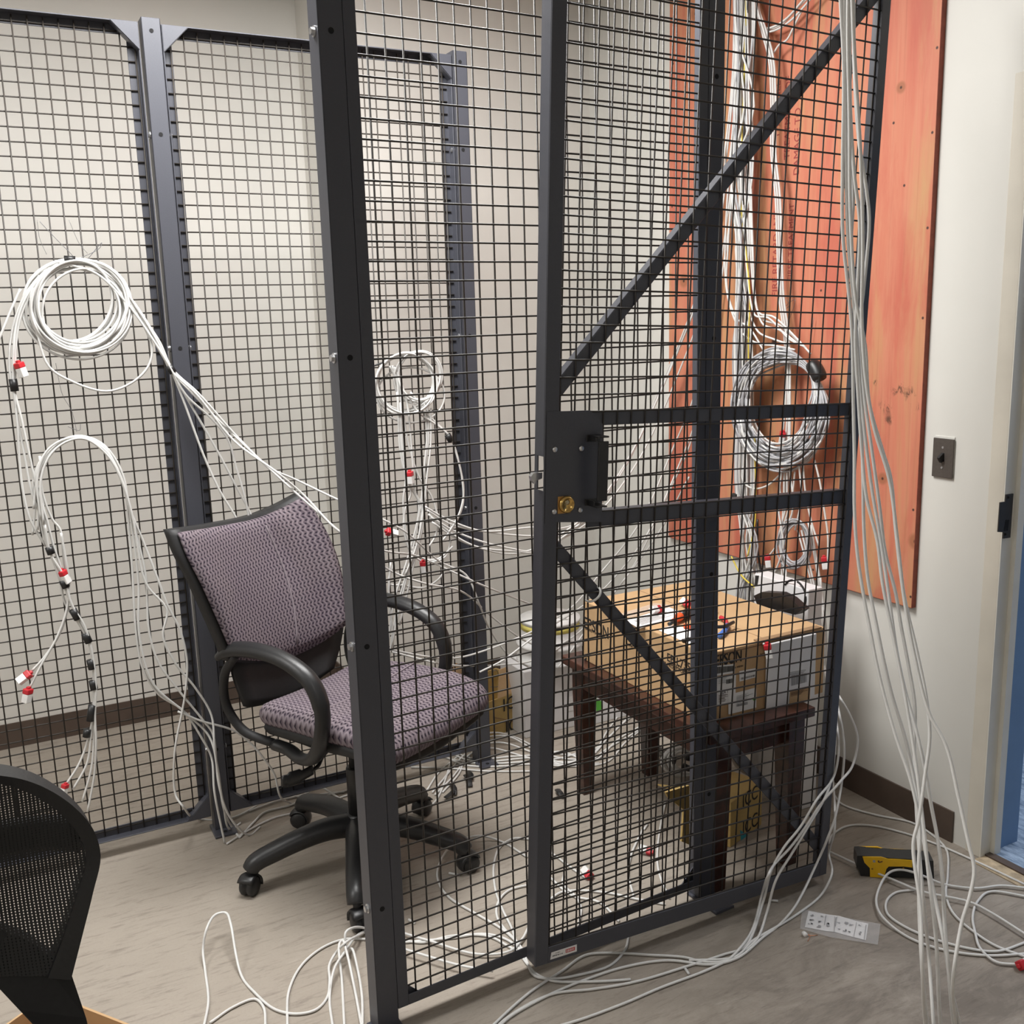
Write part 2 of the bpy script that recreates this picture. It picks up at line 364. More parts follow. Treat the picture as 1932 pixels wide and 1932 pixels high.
# light switch
sw=thing('light_switch',(X1,1.94,1.168),'dark bronze toggle light switch plate on the white wall','light switch')
obj('painted_back_plate',bx(nb(),X1-.003,X1,1.907,1.974,1.12,1.2285,.0012),'wallr',sw)
obj('cover_plate',bx(nb(),X1-.008,X1-.003,1.9055,1.9755,1.108,1.222,.0015),'plate',sw)
obj('toggle',box(nb(),(X1-.013,1.941,1.166),(.022,.009,.02),(V((.8,0,.6)),V((0,1,0)),V((-.6,0,.8))),.002),'ink',sw)
obj('toggle_slot',bx(nb(),X1-.0086,X1-.008,1.935,1.947,1.155,1.18),'hole',sw)
for z in (1.137,1.196): obj('screw',cyl(nb(),(X1-.008,1.941,z),(X1-.0095,1.941,z),.0035,10),'zinc',sw)
# ------------------------------------------------------------------ stained plywood backboard
XP=2.432
W=lambda x,y:tuple(PX(x,y,XP))
kn=[(W(1665,903),.022),(W(1727,1022),.03),(W(1457,1088),.014),(W(1530,1000),.02),(W(1290,530),.03),(W(1460,645),.05),(W(1312,25),.03),(W(1700,165),.02)]
sm=[(W(1695,735),.032),(W(1716,745),.03),(W(1728,770),.022),(W(1672,766),.035),(W(1677,792),.02),(W(1652,722),.012),(W(1540,735),.03),(W(1600,745),.02)]
nl=[W(*q) for q in ((1768,90),(1759,250),(1750,430),(1741,600),(1723,962),(1718,1126),(1563,80),(1549,548),(1686,232),(1706,350),(1270,120),(1268,390),(1534,1075))]
ply=thing('plywood_backboard',(XP,2.6,1.9),'orange red stained plywood board screwed to the white wall','plywood board')
obj('panel',bx(nb(),XP,X1,2.015,3.23,.698,2.96),ply_mat(kn,sm,nl),ply)
b_=nb(); bx(b_,XP-.0004,X1,2.0135,2.015,.698,2.96); bx(b_,XP,X1,2.0135,3.2315,.6965,.698); obj('cut_edge',b_,mat('stained_edge',(.25,.06,.035),.7,var=.2,scale=40),ply)
for s,px,sz,mm_ in (('DAMAGE TO',(1507,330),.036,'inkr'),('TREATMENT OF',(1489,300),.036,'inkr'),('THIS PANEL',(1470,260),.034,'inkr'),('FIRST TREATMENT',(1494,530),.03,'inkr'),('FIRE RETARDANT',(1466,560),.036,'inkr'),('STOP',(1489,760),.03,'inkr'),('RATED',(1462,880),.03,'inkb')):
    p=PX(*px,XP-.0006); text('stamped_text',s,p,(0,0,1),(0,1,0),sz,mm_,ply)
# ================================================================== CAGE
ZT=2.42
def panel(name,label,O,t,u,n,w,h,z0,fl,leg,pitch,voff,hoff,out,group,gus=True,skew=None,cat='mesh panel'):
    """welded wire panel; O bottom left corner in plan, t along, u up, n to the viewer; the angle frame's leg goes out*n"""
    O=V(O); t=V(t); u=V(u); n=V(n); ax=(t,u,n); B=O+u*z0; th=.0035
    r=thing(name,O+t*w/2,label,cat,group)
    def bar(nm,a0,a1,v0,v1,ledge):
        b_=nb(); box(b_,B+t*(a0+a1)/2+u*(v0+v1)/2-n*th/2,(a1-a0,v1-v0,th),ax,.0008,1)
        la0,la1,lv0,lv1=ledge
        box(b_,B+t*(la0+la1)/2+u*(lv0+lv1)/2+n*(out*leg/2-(th/2 if out<0 else 0)),(la1-la0,lv1-lv0,leg),ax,.0008,1)
        return obj(nm,b_,'steel',r)
    hh=h
    bar('stile',0,fl,0,hh,(0,th,0,hh)); bar('stile',w-fl,w,0,hh,(w-th,w,0,hh))
    bar('bottom_rail',fl,w-fl,0,fl,(th,w-th,0,th)); bar('top_rail',fl,w-fl,hh-fl,hh,(th,w-th,hh-th,hh))
    if gus:
        for sx in (0,1):
            for sy in (0,1):
                P=lambda a,v:B+t*(a if not sx else w-a)+u*(v if not sy else hh-v)
                nn=n*(out*leg) if out>0 else n*(-.012)
                b_=prism(nb(),[P(.002,.002)+nn,P(.072,.002)+nn,P(.002,.072)+nn],n*(.003 if out>0 else -.003))
                d=(P(.072,.002)-P(.002,.072)); L=d.length; d.normalize(); q=n.cross(d)
                if out>0: box(b_,(P(.072,.002)+P(.002,.072))/2+nn-n*leg/2,(L,.003,leg),(d,q,n))
                obj('corner_gusset',b_,'steel',r)
    b_=nb(); R=.0021
    nv=int((w-.012)/pitch); a0=(w-nv*pitch)/2
    nh=int((hh-.012)/pitch); v0=(hh-nh*pitch)/2
    for i in range(nv+1):
        a=a0+i*pitch
        if .006<a<w-.006: tube(b_,[B+t*a+u*.008+n*voff,B+t*a+u*(hh-.008)+n*voff],R,6)
    for i in range(nh+1):
        v=v0+i*pitch
        if .006<v<hh-.006: tube(b_,[B+t*.008+u*v+n*hoff,B+t*(w-.008)+u*v+n*hoff],R,6)
    obj('wire_mesh',b_,'wire',r,True)
    return r
def post(label,P,t,n,h,bolts,holes,boltside,plate=(.07,.045),s=.0508):
    """square tube post; P = floor point under the middle of its front face"""
    P=V(P); t=V(t); n=V(n); u=V((0,0,1)); r=thing('partition_post',P-n*s/2,label,'post','posts of the wire partition')
    c=P-n*s/2; w=.003; b_=nb()
    for d,l in ((t,n),(n,t)):
        for sg in (-1,1): box(b_,c+d*sg*(s/2-w/2)+u*(h/2+.002),(s if d==n else s-2*w,w,h-.004) if 0 else ((s,w,h-.004)),(l,d,u) if 1 else 0,.0012,1)
    obj('post_tube',b_,'steel',r)
    obj('base_plate',box(nb(),P+n*(plate[1]/2-s/2)+u*.004,(plate[0],s+plate[1],.008),(t,n,u),.0015,1),'steel',r)
    obj('anchor_hole',cyl(nb(),P+n*plate[1]*.5+u*.0083,P+n*plate[1]*.5+u*.009,.007,14),'hole',r)
    for z in holes: obj('bolt_hole',cyl(nb(),P+n*.0002+u*z,P+n*.001+u*z,.0058,14),'hole',r)
    for sg in boltside:
        for z in bolts:
            q=c+t*sg*s/2+n*(.006)+u*z; g=nb(); cyl(g,q,q+t*sg*.0025,.0105,16); cyl(g,q+t*sg*.0025,q+t*sg*.0085,.0072,6); obj('bolt',g,'zinc',r)
    return r
nA=V((0,-1,0)); tX=V((1,0,0)); uZ=V((0,0,1))
FA=YA+.031
hz=lambda x,y,Y:PY(x,y,Y).z
panel('wire_mesh_panel','tall grey wire mesh panel at far left with a white cable coil hung on it',(-.62,FA,0),tX,uZ,nA,1.125,ZT-.05,.057,.03,.031,.0381,.006,.0025,1,'mesh panels of the cage')
panel('wire_mesh_panel','grey wire mesh panel behind the purple office chair',(.566,FA,0),tX,uZ,nA,.888,ZT-.05,.057,.03,.031,.0381,.006,.0025,1,'mesh panels of the cage')
hA=[hz(278,58,YA),hz(299,254,YA),hz(340,657,YA),.86,.28]
post('grey square post between the two rear mesh panels',(.5385,YA-.005,0),tX,nA,ZT+.02,[hA[1],hA[2],.86,.28],hA,(-1,1))
hA2=[hz(864,117,YA),hz(872,283,YA),hz(888,633,YA),hz(903,957,YA),.28]
post('grey square post at the rear corner beside the yellow cartons',(1.4815,YA-.005,0),tX,nA,ZT+.02,hA2[1:],hA2,(-1,))
# front row
AB=math.radians(2.8467); tB=V((math.cos(AB),math.sin(AB),0)); nBv=V((math.sin(AB),-math.cos(AB),0))
pB=G(772,1896,.05); pB=V((pB.x,pB.y,0)); s0=pB.dot(tB)
OB=lambda a:pB+tB*(a-s0)
a1,a2=s0-.027,OB(0).dot(tB)
aP1=s0-.027; aP4=onp(1326,1300,pB,nBv).dot(tB)
fb=panel('wire_mesh_panel','grey wire mesh panel fixed beside the nearest thick post',OB(aP1+.0005),tB,uZ,nBv,aP4-aP1-.001,ZT-.05,.05,.026,.031,.0386,-.0102,-.0062,-1,'mesh panels of the cage')
hB=[onp(*q,pB,nBv).z for q in ((620,57),(658,675),(688,1221),(715,1717))]
post('thick grey square post nearest the camera with silver bolts',OB(aP1-.0254),tB,nBv,ZT+.02,hB,hB,(-1,))
hB4=[onp(*q,pB,nBv).z for q in ((1358,145),(1351,638),(1345,1083),(1341,1497))]
post('grey square post seen through the sliding door mesh',OB(aP4+.0254),tB,nBv,ZT+.02,hB4[1:],hB4,(),plate=(.066,.07))
# ------------------------------------------------------------------ sliding door leaf, hanging slightly out of square
K=.972
oD=CAM+(V((1.0494,1.9301,.0243))-CAM)*K; tD=V((.9991,-.0099,-.041)); nD=V((-.0102,-.9999,-.0072))
tD.normalize(); uD=nD.cross(tD)*-1
if uD.z<0: uD=-uD
uD.normalize(); nD=tD.cross(uD); 
if nD.y>0: nD=-nD
aD=(tD,uD,nD); WD=.9682*K; HD=2.42; LG=.044
Q=lambda a,v,n=0:oD+tD*a+uD*v+nD*n
dr=thing('sliding_door',Q(WD/2,0),'charcoal sliding mesh door with brass lock and black pull handle','gate')
def dbox(b_,a0,a1,v0,v1,n0,n1,bev=.001): return box(b_,Q((a0+a1)/2,(v0+v1)/2,(n0+n1)/2),(a1-a0,v1-v0,abs(n1-n0)),aD,bev,1)
th=.0035; SW=.0355
lv0,lv1=1.19*K,1.268*K                                      # latch slot in the stile's side
b_=nb(); dbox(b_,0,SW,0,HD,-th,0); dbox(b_,0,th,0,lv0,-LG,-th); dbox(b_,0,th,lv1,HD,-LG,-th); dbox(b_,0,th,lv0,lv1,-LG,-LG+.014); obj('stile',b_,'steel',dr)
b_=nb(); dbox(b_,WD-.027,WD,0,HD,-th,0); dbox(b_,WD-th,WD,0,HD,-LG,-th); dbox(b_,WD-.027,WD-.0235,.03,HD,-.03,-th); obj('stile',b_,'steel',dr)
b_=nb(); dbox(b_,SW,WD-.027,0,.0425,-th,0); dbox(b_,th,WD-th,0,th,-LG,-th); obj('bottom_rail',b_,'steel',dr)
b_=nb(); dbox(b_,SW,WD-.027,HD-.04,HD,-th,0); obj('top_rail',b_,'steel',dr)
c1a,c1b,c2a,c2b=1.333*K,1.3647*K,1.0947*K,1.1325*K
for c0,c1 in ((c1a,c1b),(c2a,c2b)):
    b_=nb(); dbox(b_,.12,WD-.0275,c0,c1,-.0145,-.011); dbox(b_,.12,WD-.0275,c1-th,c1,-.04,-.0145); obj('cross_bar',b_,'steel',dr)
def brace(p,q,w=.03):
    a,c=Q(*p,-.014),Q(*q,-.014); d=(c-a); L=d.length; d.normalize(); s=nD.cross(d)
    if s.z<0: s=-s
    b_=box(nb(),(a+c)/2,(L,w,th),(d,s,nD),.0008,1); box(b_,(a+c)/2+s*(w/2)-nD*.012,(L,th,.026),(d,s,nD),.0008,1); obj('diagonal_brace',b_,'steel',dr)
brace((.03,1.405*K),(WD-.022,2.395*K)); brace((.035,1.058*K),(WD-.02,.078*K))
for (a,v,sx,sy) in ((WD-.003,.003,-1,1),(WD-.003,HD-.003,-1,-1)):
    obj('corner_gusset',prism(nb(),[Q(a,v,-.012),Q(a+sx*.07,v,-.012),Q(a,v+sy*.07,-.012)],nD*-.003),'steel',dr)
b_=nb(); R=.0021; PD=.0389*K
for i in range(-25,40):
    a=.7827*K+i*PD
    if SW+.001<a<WD-.026: tube(b_,[Q(a,.012,-.0095),Q(a,HD-.01,-.0095)],R,6)
for i in range(-45,50):
    v=1.5603*K-i*PD
    if .03<v<HD-.01: tube(b_,[Q(.02,v,-.0057),Q(WD-.012,v,-.0057)],R,6)
obj('wire_mesh',b_,'wire',dr,True)
obj('lock_plate',prism(nb(),[Q(a*K,v*K,.0006) for a,v in ((.036,1.369),(.118,1.369),(.124,1.3645),(.1525,1.337),(.157,1.1325),(.157,1.1075),(.036,1.1165))],nD*-.006),'steel',dr)
obj('lock_plate',prism(nb(),[Q(a*K,v*K,.0008) for a,v in ((.004,1.369),(.037,1.369),(.037,1.1165),(.004,1.1165))],nD*.0006),'steel',dr)
hd=obj('pull_handle',dbox(nb(),.118*K,.145*K,1.165*K,1.302*K,.034,.040,.0015),'black',dr,label='black metal pull handle')
for v in (1.312,1.152): 
    g=nb(); dbox(g,.115*K,.145*K,(v-.002)*K,(v+.002)*K,.001,.040); dbox(g,.108*K,.145*K,(v-.014 if v>1.2 else v-.002)*K,(v+.002 if v>1.2 else v+.014)*K,.0014,.004); dbox(g,.115*K,.118*K,(v-.012 if v>1.2 else v)*K,(v if v>1.2 else v+.012)*K,.001,.030); obj('handle_bracket',g,'black',hd)
for a,v in ((.0258,1.284),(.0955,1.2833),(.0276,1.1421),(.0967,1.1408)): obj('rivet',lathe(nb(),Q(a*K,v*K,.0014),nD,[(.0062,0),(.0062,.0015),(.005,.0032),(.002,.0042)],16),'zinc',dr,True)
lk=obj('lock_escutcheon',dbox(nb(),.036*K,.070*K,1.136*K,1.176*K,.0014,.0032),'brassp',dr,label='brass lock plate')
cc=(.0578*K,1.157*K)
obj('lock_collar',lathe(nb(),Q(*cc,.003),nD,[(.0195,0),(.0195,.004),(.0165,.0085),(.015,.0085),(.0148,.006)],28),'brass',lk,True)
obj('lock_cylinder',lathe(nb(),Q(*cc,.004),nD,[(.0146,0),(.0146,.0035),(.013,.0048)],28),'cyl',lk,True)
obj('keyway',lathe(nb(),Q(cc[0]-.0005,cc[1]+.0055,.008),nD,[(.006,0),(.006,.0012),(.003,.002)],18),'cyl',lk,True)
obj('latch_hook',prism(nb(),[Q(a,v*K,-.018) for a,v in ((.006,1.230),(-.016,1.230),(-.0215,1.2225),(-.020,1.214),(-.012,1.205),(-.009,1.212),(.006,1.217))],nD*-.012),'zinc',dr,label='metal hook bolt')
stp=lambda x,y:(lambda q:((q-oD).dot(tD),(q-oD).dot(uD)))(onp(x,y,oD,nD))
stk=obj('sticker',prism(nb(),[onp(x,y,oD,nD)+nD*.0004 for x,y in ((1040,1797),(1088,1781.5),(1088,1794.5),(1038,1810.5))],nD*.0005),'paper',dr,label='silver maker sticker with a red block')
obj('sticker_block',decal(nb(),oD+nD*.0009,nD,zpx([(495,210),(808,110),(803,222),(495,318)],1040,1780,18.2)),mat('sticker_red',(.55,.07,.06),.6,var=.1),stk)
g=bars(nb(),oD+nD*.0018,nD,zpx([(520,225),(790,140),(788,205),(520,295)],1040,1780,18.2),9,duty=.6); obj('sticker_lettering',g,'paper',stk)
g=bars(nb(),oD+nD*.001,nD,zpx([(150,320),(310,270),(310,290),(150,340)],1040,1780,18.2),7,duty=.6); bars(g,oD+nD*.001,nD,zpx([(40,420),(400,315),(400,345),(40,450)],1040,1780,18.2),12,duty=.6); obj('sticker_lettering',g,'ink',stk)
# a loop of grey cable tied round the lower brace
pc=Q(.145*K,.932*K,-.012); g=nb(); dvec=(Q(WD-.02,.078*K)-Q(.035,1.058*K)).normalized(); sv=nD.cross(dvec)
tube(g,[pc+sv*.021*math.cos(a)+nD*.021*math.sin(a)+dvec*.004*math.sin(a) for a in [2*PI*i/28 for i in range(28)]],.0028,8,True); obj('cable_tie',g,'cable',None,True,label='pale ring of cable tied round the lower diagonal brace of the door',cat='cable tie')
# ================================================================== PURPLE OFFICE CHAIR
def chair_frame(c,deg):
    th=math.radians(deg); Fv=V((math.cos(th),math.sin(th),0)); Sv=V((-Fv.y,Fv.x,0))
    return lambda s,f,z:V((c[0],c[1],0))+Sv*s+Fv*f+V((0,0,z))
def rbox(w,d,h,r,n=9,warp=None,T=None,uvax=(0,1)):
    """rounded pad; warp(x,y,z) bends it, T takes chair coordinates to the room; UV in metres"""
    bm=bmesh.new(); vs={}; uv=bm.loops.layers.uv.new('UVMap'); loc={}
    def vert(i,j,k):
        key=(i,j,k)
        if key in vs: return vs[key]
        p=V(((i/n*2-1)*w/2,(j/n*2-1)*d/2,(k/4*2-1)*h/2))
        q=V((max(-w/2+r,min(w/2-r,p.x)),max(-d/2+r,min(d/2-r,p.y)),max(-h/2+min(r,h/2),min(h/2-min(r,h/2),p.z))))
        e=p-q
        if e.length>1e-9:
            m_=max(abs(e.x)/r,abs(e.y)/r,abs(e.z)/min(r,h/2)); 
            ee=V((e.x/r,e.y/r,e.z/min(r,h/2))); ee.normalize(); p=q+V((ee.x*r,ee.y*r,ee.z*min(r,h/2)))*min(1,m_)
        v=bm.verts.new((0,0,0)); o=warp(p.x,p.y,p.z) if warp else tuple(p)
        v.co=T(*o) if T else V(o); loc[v]=p; vs[key]=v; return v
    def face(*ks):
        try: f=bm.faces.new([vert(*k) for k in ks])
        except ValueError: return
        for l in f.loops: p=loc[l.vert]; l[uv].uv=(p[uvax[0]],p[uvax[1]])
        f.smooth=True
    for i in range(n):
        for j in range(n):
            for k in (0,4): face((i,j,k),(i+1,j,k),(i+1,j+1,k),(i,j+1,k))
    for i in range(n):
        for k in range(4):
            for j in (0,n): face((i,j,k),(i+1,j,k),(i+1,j,k+1),(i,j,k+1)); face((j,i,k),(j,i+1,k),(j,i+1,k+1),(j,i,k+1))
    return bm
def star_base(T,r,par,col_top,a0,R=.325,wheels=True):
    g=nb(); lathe(g,T(0,0,.085),(0,0,1),[(.03,0),(.037,.01),(.037,.075),(.031,.085)],24); obj('hub',g,'black',par,True)
    cyl_=nb(); lathe(cyl_,T(0,0,.16),(0,0,1),[(.0285,0),(.0285,.15),(.026,.155)],20); lathe(cyl_,T(0,0,.31),(0,0,1),[(.019,0),(.019,col_top-.31)],16); obj('gas_column',cyl_,'black',par,True)
    for k in range(5):
        a=math.radians(a0+72*k); d=V((math.cos(a),math.sin(a),0)); c=T(0,0,0); c.z=0
        P=[c+d*.02+uZ*.132,c+d*.09+uZ*.138,c+d*.17+uZ*.128,c+d*.25+uZ*.108,c+d*(R-.015)+uZ*.088,c+d*R+uZ*.07]
        P=spline(P,4); n=len(P); L=obj('base_leg',tube(nb(),P,[.041-.013*i/(n-1) for i in range(n)],12,False,(.85,.95),(0,0,1)),'black',par,True)
        w=c+d*(R-.002); ca=a+random.uniform(-.9,.9)+.6; cd_=V((math.cos(ca),math.sin(ca),0)); ax=V((-cd_.y,cd_.x,0))
        g=nb(); cyl(g,w+uZ*.05,w+uZ*.078,.012,10)
        wc=w+cd_*.012+uZ*.028
        lathe(g,wc-ax*.024,ax,[(.010,0),(.024,.003),(.028,.008),(.028,.019),(.022,.022),(.022,.026),(.028,.029),(.028,.040),(.024,.045),(.010,.048)],22)
        pts=[wc+uZ*.031*math.sin(b)+cd_*(-.031*math.cos(b)) for b in [PI*i/10 for i in range(-1,9)]]
        tube(g,pts,.012,8,False,(2.1,.45),ax); obj('caster',g,'black',L,True)
CH=(.855,2.65); TC=chair_frame(CH,-60)
oc=thing('office_chair',(CH[0],CH[1],0),'office chair with purple grey woven seat and back inside the cage','chair')
star_base(TC,oc,oc,.46,33)
zs=.548
def seatw(x,y,z):
    yy=y/.25; drop=.055*max(0,yy-.35)**2*1.6+.012*max(0,-yy-.3)
    taper=1-.10*max(0,-yy)-.03*max(0,yy)
    return (x*taper+.015,y+.075,zs-.03+z-drop+.012*(abs(x)/.25)**2)
obj('seat',rbox(.52,.5,.075,.05,18,seatw,TC),'fab',oc)
def seatb(x,y,z):
    q=seatw(x,y,0); return (q[0],q[1],q[2]-.05+z*(1-.25*abs(y)/.25)+.012*abs(x)/.25)
obj('seat_shell',rbox(.505,.47,.055,.04,14,seatb,TC),'blackm',oc)
g=nb(); box(g,TC(.01,.03,.455),(.17,.26,.05),None,.012); obj('seat_mechanism',g,'blackm',oc)
def seam(nm,pts,par,r=.0024): obj(nm,tube(nb(),[TC(*p) for p in spline([V(q) for q in pts],6)],r,6),'fab',par,True)
seam('seam',[(x,.05,seatw(x,-.02,.0375)[2]+.0005) for x in (-.22,-.1,0,.1,.24)],oc)
CPX=[[(345,1006,-.25),(420,994,-.32),(495,978,-.355),(545,957,-.355),(580,938,-.33)],
[(362,1050,-.225),(440,1045,-.29),(518,1030,-.325),(570,1005,-.315),(612,985,-.28)],
[(390,1105,-.20),(462,1105,-.255),(540,1088,-.285),(595,1062,-.275),(640,1045,-.24)],
[(420,1172,-.18),(485,1170,-.225),(555,1153,-.245),(612,1128,-.24),(656,1110,-.21)],
[(452,1246,-.16),(505,1248,-.19),(562,1238,-.21),(618,1210,-.205),(662,1178,-.18)]]
FVC=TC(0,1,0)-TC(0,0,0); SVC=TC(1,0,0)-TC(0,0,0)
def cfp(x,y,f): return onp(x,y,TC(0,f,0),FVC)
def pad(name,grid,th,m,parent,off=0.0,grow=0.0,bulge=.012):
    """upholstered pad: a grid of points (rows downwards) skinned and given thickness towards the chair's rear"""
    R_=[spline(r,4) for r in grid]; C_=list(zip(*[spline(list(c),4) for c in zip(*R_)])); nr,nc=len(C_),len(C_[0])
    bm=bmesh.new(); uv=bm.loops.layers.uv.new('UVMap'); fr=[];bk_=[]; pos={}
    o0=C_[nr//2][nc//2]
    for i in range(nr):
        a=[];b=[]
        for j in range(nc):
            p=C_[i][j]; e=min(min(i,nr-1-i)/2.5,min(j,nc-1-j)/2.5,1); e=math.sqrt(max(0,1-(1-e)**2)); g_=(p-o0)*grow
            v=bm.verts.new(p+g_+FVC*(off+bulge*e-bulge)); w=bm.verts.new(p+g_*1.0+FVC*(off-th-bulge*.2*e)); a.append(v); b.append(w)
            for k in (v,w): pos[k]=(p.dot(SVC),p.z)
        fr.append(a); bk_.append(b)
    F_=[]
    for i in range(nr-1):
        for j in range(nc-1): F_.append((fr[i][j],fr[i][j+1],fr[i+1][j+1],fr[i+1][j])); F_.append((bk_[i][j],bk_[i+1][j],bk_[i+1][j+1],bk_[i][j+1]))
    for i in range(nr-1):
        for j in (0,nc-1): F_.append((fr[i][j],fr[i+1][j],bk_[i+1][j],bk_[i][j]))
    for j in range(nc-1):
        for i in (0,nr-1): F_.append((fr[i][j],fr[i][j+1],bk_[i][j+1],bk_[i][j]))
    for f in F_:
        q=bm.faces.new(f); q.smooth=True
        for l in q.loops: l[uv].uv=pos[l.vert]
    return obj(name,bm,m,parent),C_
GR=[[cfp(*q) for q in r] for r in CPX]
bk,CG=pad('backrest',GR,.022,'fab',oc)
obj('seam',tube(nb(),[CG[i][8]+FVC*.0015 for i in range(1,len(CG)-1)],.0026,6),'fab',bk,True)
pad('back_shell',[[p-FVC*.024 for p in r] for r in GR],.038,'blackm',oc,0,.035,.004)
LG_=[[cfp(x,y,f) for x,y,f in r] for r in ([(440,1222,-.22),(540,1205,-.26),(655,1150,-.235)],[(446,1275,-.205),(545,1262,-.24),(645,1215,-.22)],[(468,1335,-.19),(550,1318,-.22),(632,1262,-.20)])]
pad('lumbar_panel',LG_,.02,'blackm',oc,0,0,.004)
obj('back_upright',tube(nb(),spline([TC(0,-.02,.44),TC(0,-.15,.44),TC(0,-.24,.47),TC(0,-.29,.56),TC(0,-.31,.68),TC(0,-.33,.8)],6),.035,10,False,(1.7,.4),(.866,.5,0)),'blackm',oc,True)
for sd in (-1,1):
    s=.275*sd+.012; i=.215*sd+.012
    pts=[(s+.0*sd,-.245,.695),(s,-.20,.722),(s,-.08,.738),(s,.03,.722),(s,.105,.68),(s-.0*sd,.135,.61),(s,.125,.53),(s-.01*sd,.085,.465),(s-.03*sd,.02,.437),(i,-.06,.436),(i,-.11,.440)]
    P=spline([TC(*p) for p in pts],6); n=len(P)
    R=[.0235*(.55+.45*min(1,k/6)) if k<30 else .0215 for k in range(n)]
    a=obj('armrest',tube(nb(),P,R,12,False,(1.0,.78)),'black',oc,True)
    pts=[(s,-.17,.715),(s-.01*sd,-.235,.64),(s-.015*sd,-.245,.55),(s-.03*sd,-.20,.475),(i,-.11,.442)]
    obj('arm_strut',tube(nb(),spline([TC(*p) for p in pts],6),.014,10,False,(1.1,.9)),'blackm',a,True)
g=nb(); p0=TC(-.10,.05,.45); e=[p0,G(600,1440,.34),G(585,1452,.32)]
tube(g,spline([p0,PY(610,1425,2.62),PY(600,1445,2.60),PY(586,1455,2.58)],5),.006,8)
tube(g,spline([PY(590,1452,2.585),PY(570,1463,2.57),PY(548,1470,2.56),PY(532,1474,2.55)],5),[.016]*6+[.022]*6+[.016]*4,10,False,(1,.3),(0,0,1)); obj('adjustment_lever',g,'black',oc,True)
# ================================================================== BLACK MESH CHAIR, close at the left
mc=thing('mesh_chair',(-.13,1.36,0),'black mesh backed office chair cut off by the left edge','chair')
cB=V((-.155,1.47,0)); hx=V((math.cos(math.radians(6)),math.sin(math.radians(6)),0)); hy=V((-hx.y,hx.x,0))
PB=lambda x,y:onp(x,y,PY(200,1610,1.50),(hx.cross(V((.0,.18,1)).normalized())))
def mb(x,y,d=0): p=PB(x,y); return p+hy*d
outer=[(-470,1905),(-440,1700),(-400,1600),(-330,1530),(-220,1478),(-110,1457),(0,1460),(55,1470),(105,1492),(150,1525),(180,1562),(194,1612),(180,1680),(160,1760),(138,1846)]
outer=[(x-4,y+3) for x,y in outer]
inn=[(-440,1880),(-415,1712),(-375,1625),(-310,1563),(-215,1510),(-110,1484),(0,1482),(50,1497),(92,1520),(130,1552),(155,1588),(165,1625),(148,1690),(122,1770),(92,1850)]
rim=nb(); o=spline([V((*p,0)) for p in outer],5); q=spline([V((*p,0)) for p in inn],5)
ro=[mb(p.x,p.y) for p in o]; ri=[mb(p.x,p.y,.006) for p in q]; ro2=[p+hy*.05 for p in ro]; ri2=[p+hy*.03 for p in ri]
L=[ [rim.verts.new(p) for p in l] for l in (ro,ri,ri2,ro2)]
for k in range(4):
    A,B_=L[k],L[(k+1)%4]
    for j in range(len(A)-1): rim.faces.new((A[j],A[j+1],B_[j+1],B_[j]))
for e in (0,-1): rim.faces.new([l[e] for l in L])
obj('back_frame',rim,'black',mc,False)
net=bmesh.new(); uv=net.loops.layers.uv.new('UVMap'); bot=[(-420,1935),(165,1935)]
n=len(q); rows=[]
cx_,cy_=-137,1905
for j,p in enumerate(q):
    col=[]
    for k in range(9):
        t=k/8; x=p.x+(cx_-p.x)*t; y=p.y+(cy_-p.y)*t; w=mb(x,y,.012+.05*math.sin(min(1,t)*PI/2)); v=net.verts.new(w); col.append((v,w))
    rows.append(col)
o0=PB(0,1500)
for j in range(n-1):
    for k in range(8):
        a=[rows[j][k],rows[j+1][k],rows[j+1][k+1],rows[j][k+1]]
        if k==7: a=a[:2]+[a[2]]
        f=net.faces.new([v for v,_ in a]) if len({v for v,_ in a})==len(a) else None
        if f:
            f.smooth=True
            for l,(v,w) in zip(f.loops,a): l[uv].uv=((w-o0).dot(hx),(w-o0).z)
obj('mesh_back',net,'net',mc)
obj('lumbar_bar',tube(nb(),spline([mb(-400,1700,.07),mb(-250,1665,.085),mb(-120,1655,.09),mb(0,1633,.085),mb(90,1608,.07),mb(160,1592,.035)],5),.024,10,False,(.45,1.2),tuple(hy)),'blackm',mc,True)
obj('back_spine',prism(nb(),[mb(-200,1720,.06),mb(60,1800,.04),mb(137,1843,.02),mb(168,1935,.02),mb(200,2060,.03),mb(130,2020,.03),mb(45,1935,.04),mb(-4,1888,.05)],hy*.03),'blackm',mc)
mx_=PB(-137,1900); base=V((mx_.x+.0,mx_.y-.30,0)); TM=chair_frame((base.x,base.y),-84)
obj('seat',rbox(.48,.46,.07,.045,10,lambda x,y,z:(x,y,.47+z),TM),'blackm',mc)
obj('back_arm',tube(nb(),spline([TM(0,0,.41),TM(0,-.2,.41),TM(0,-.32,.46),TM(0,-.335,.6),TM(0,-.32,.74)],5),.03,10,False,(1,.5)),'blackm',mc,True)
star_base(TM,mc,mc,.44,20,.3)
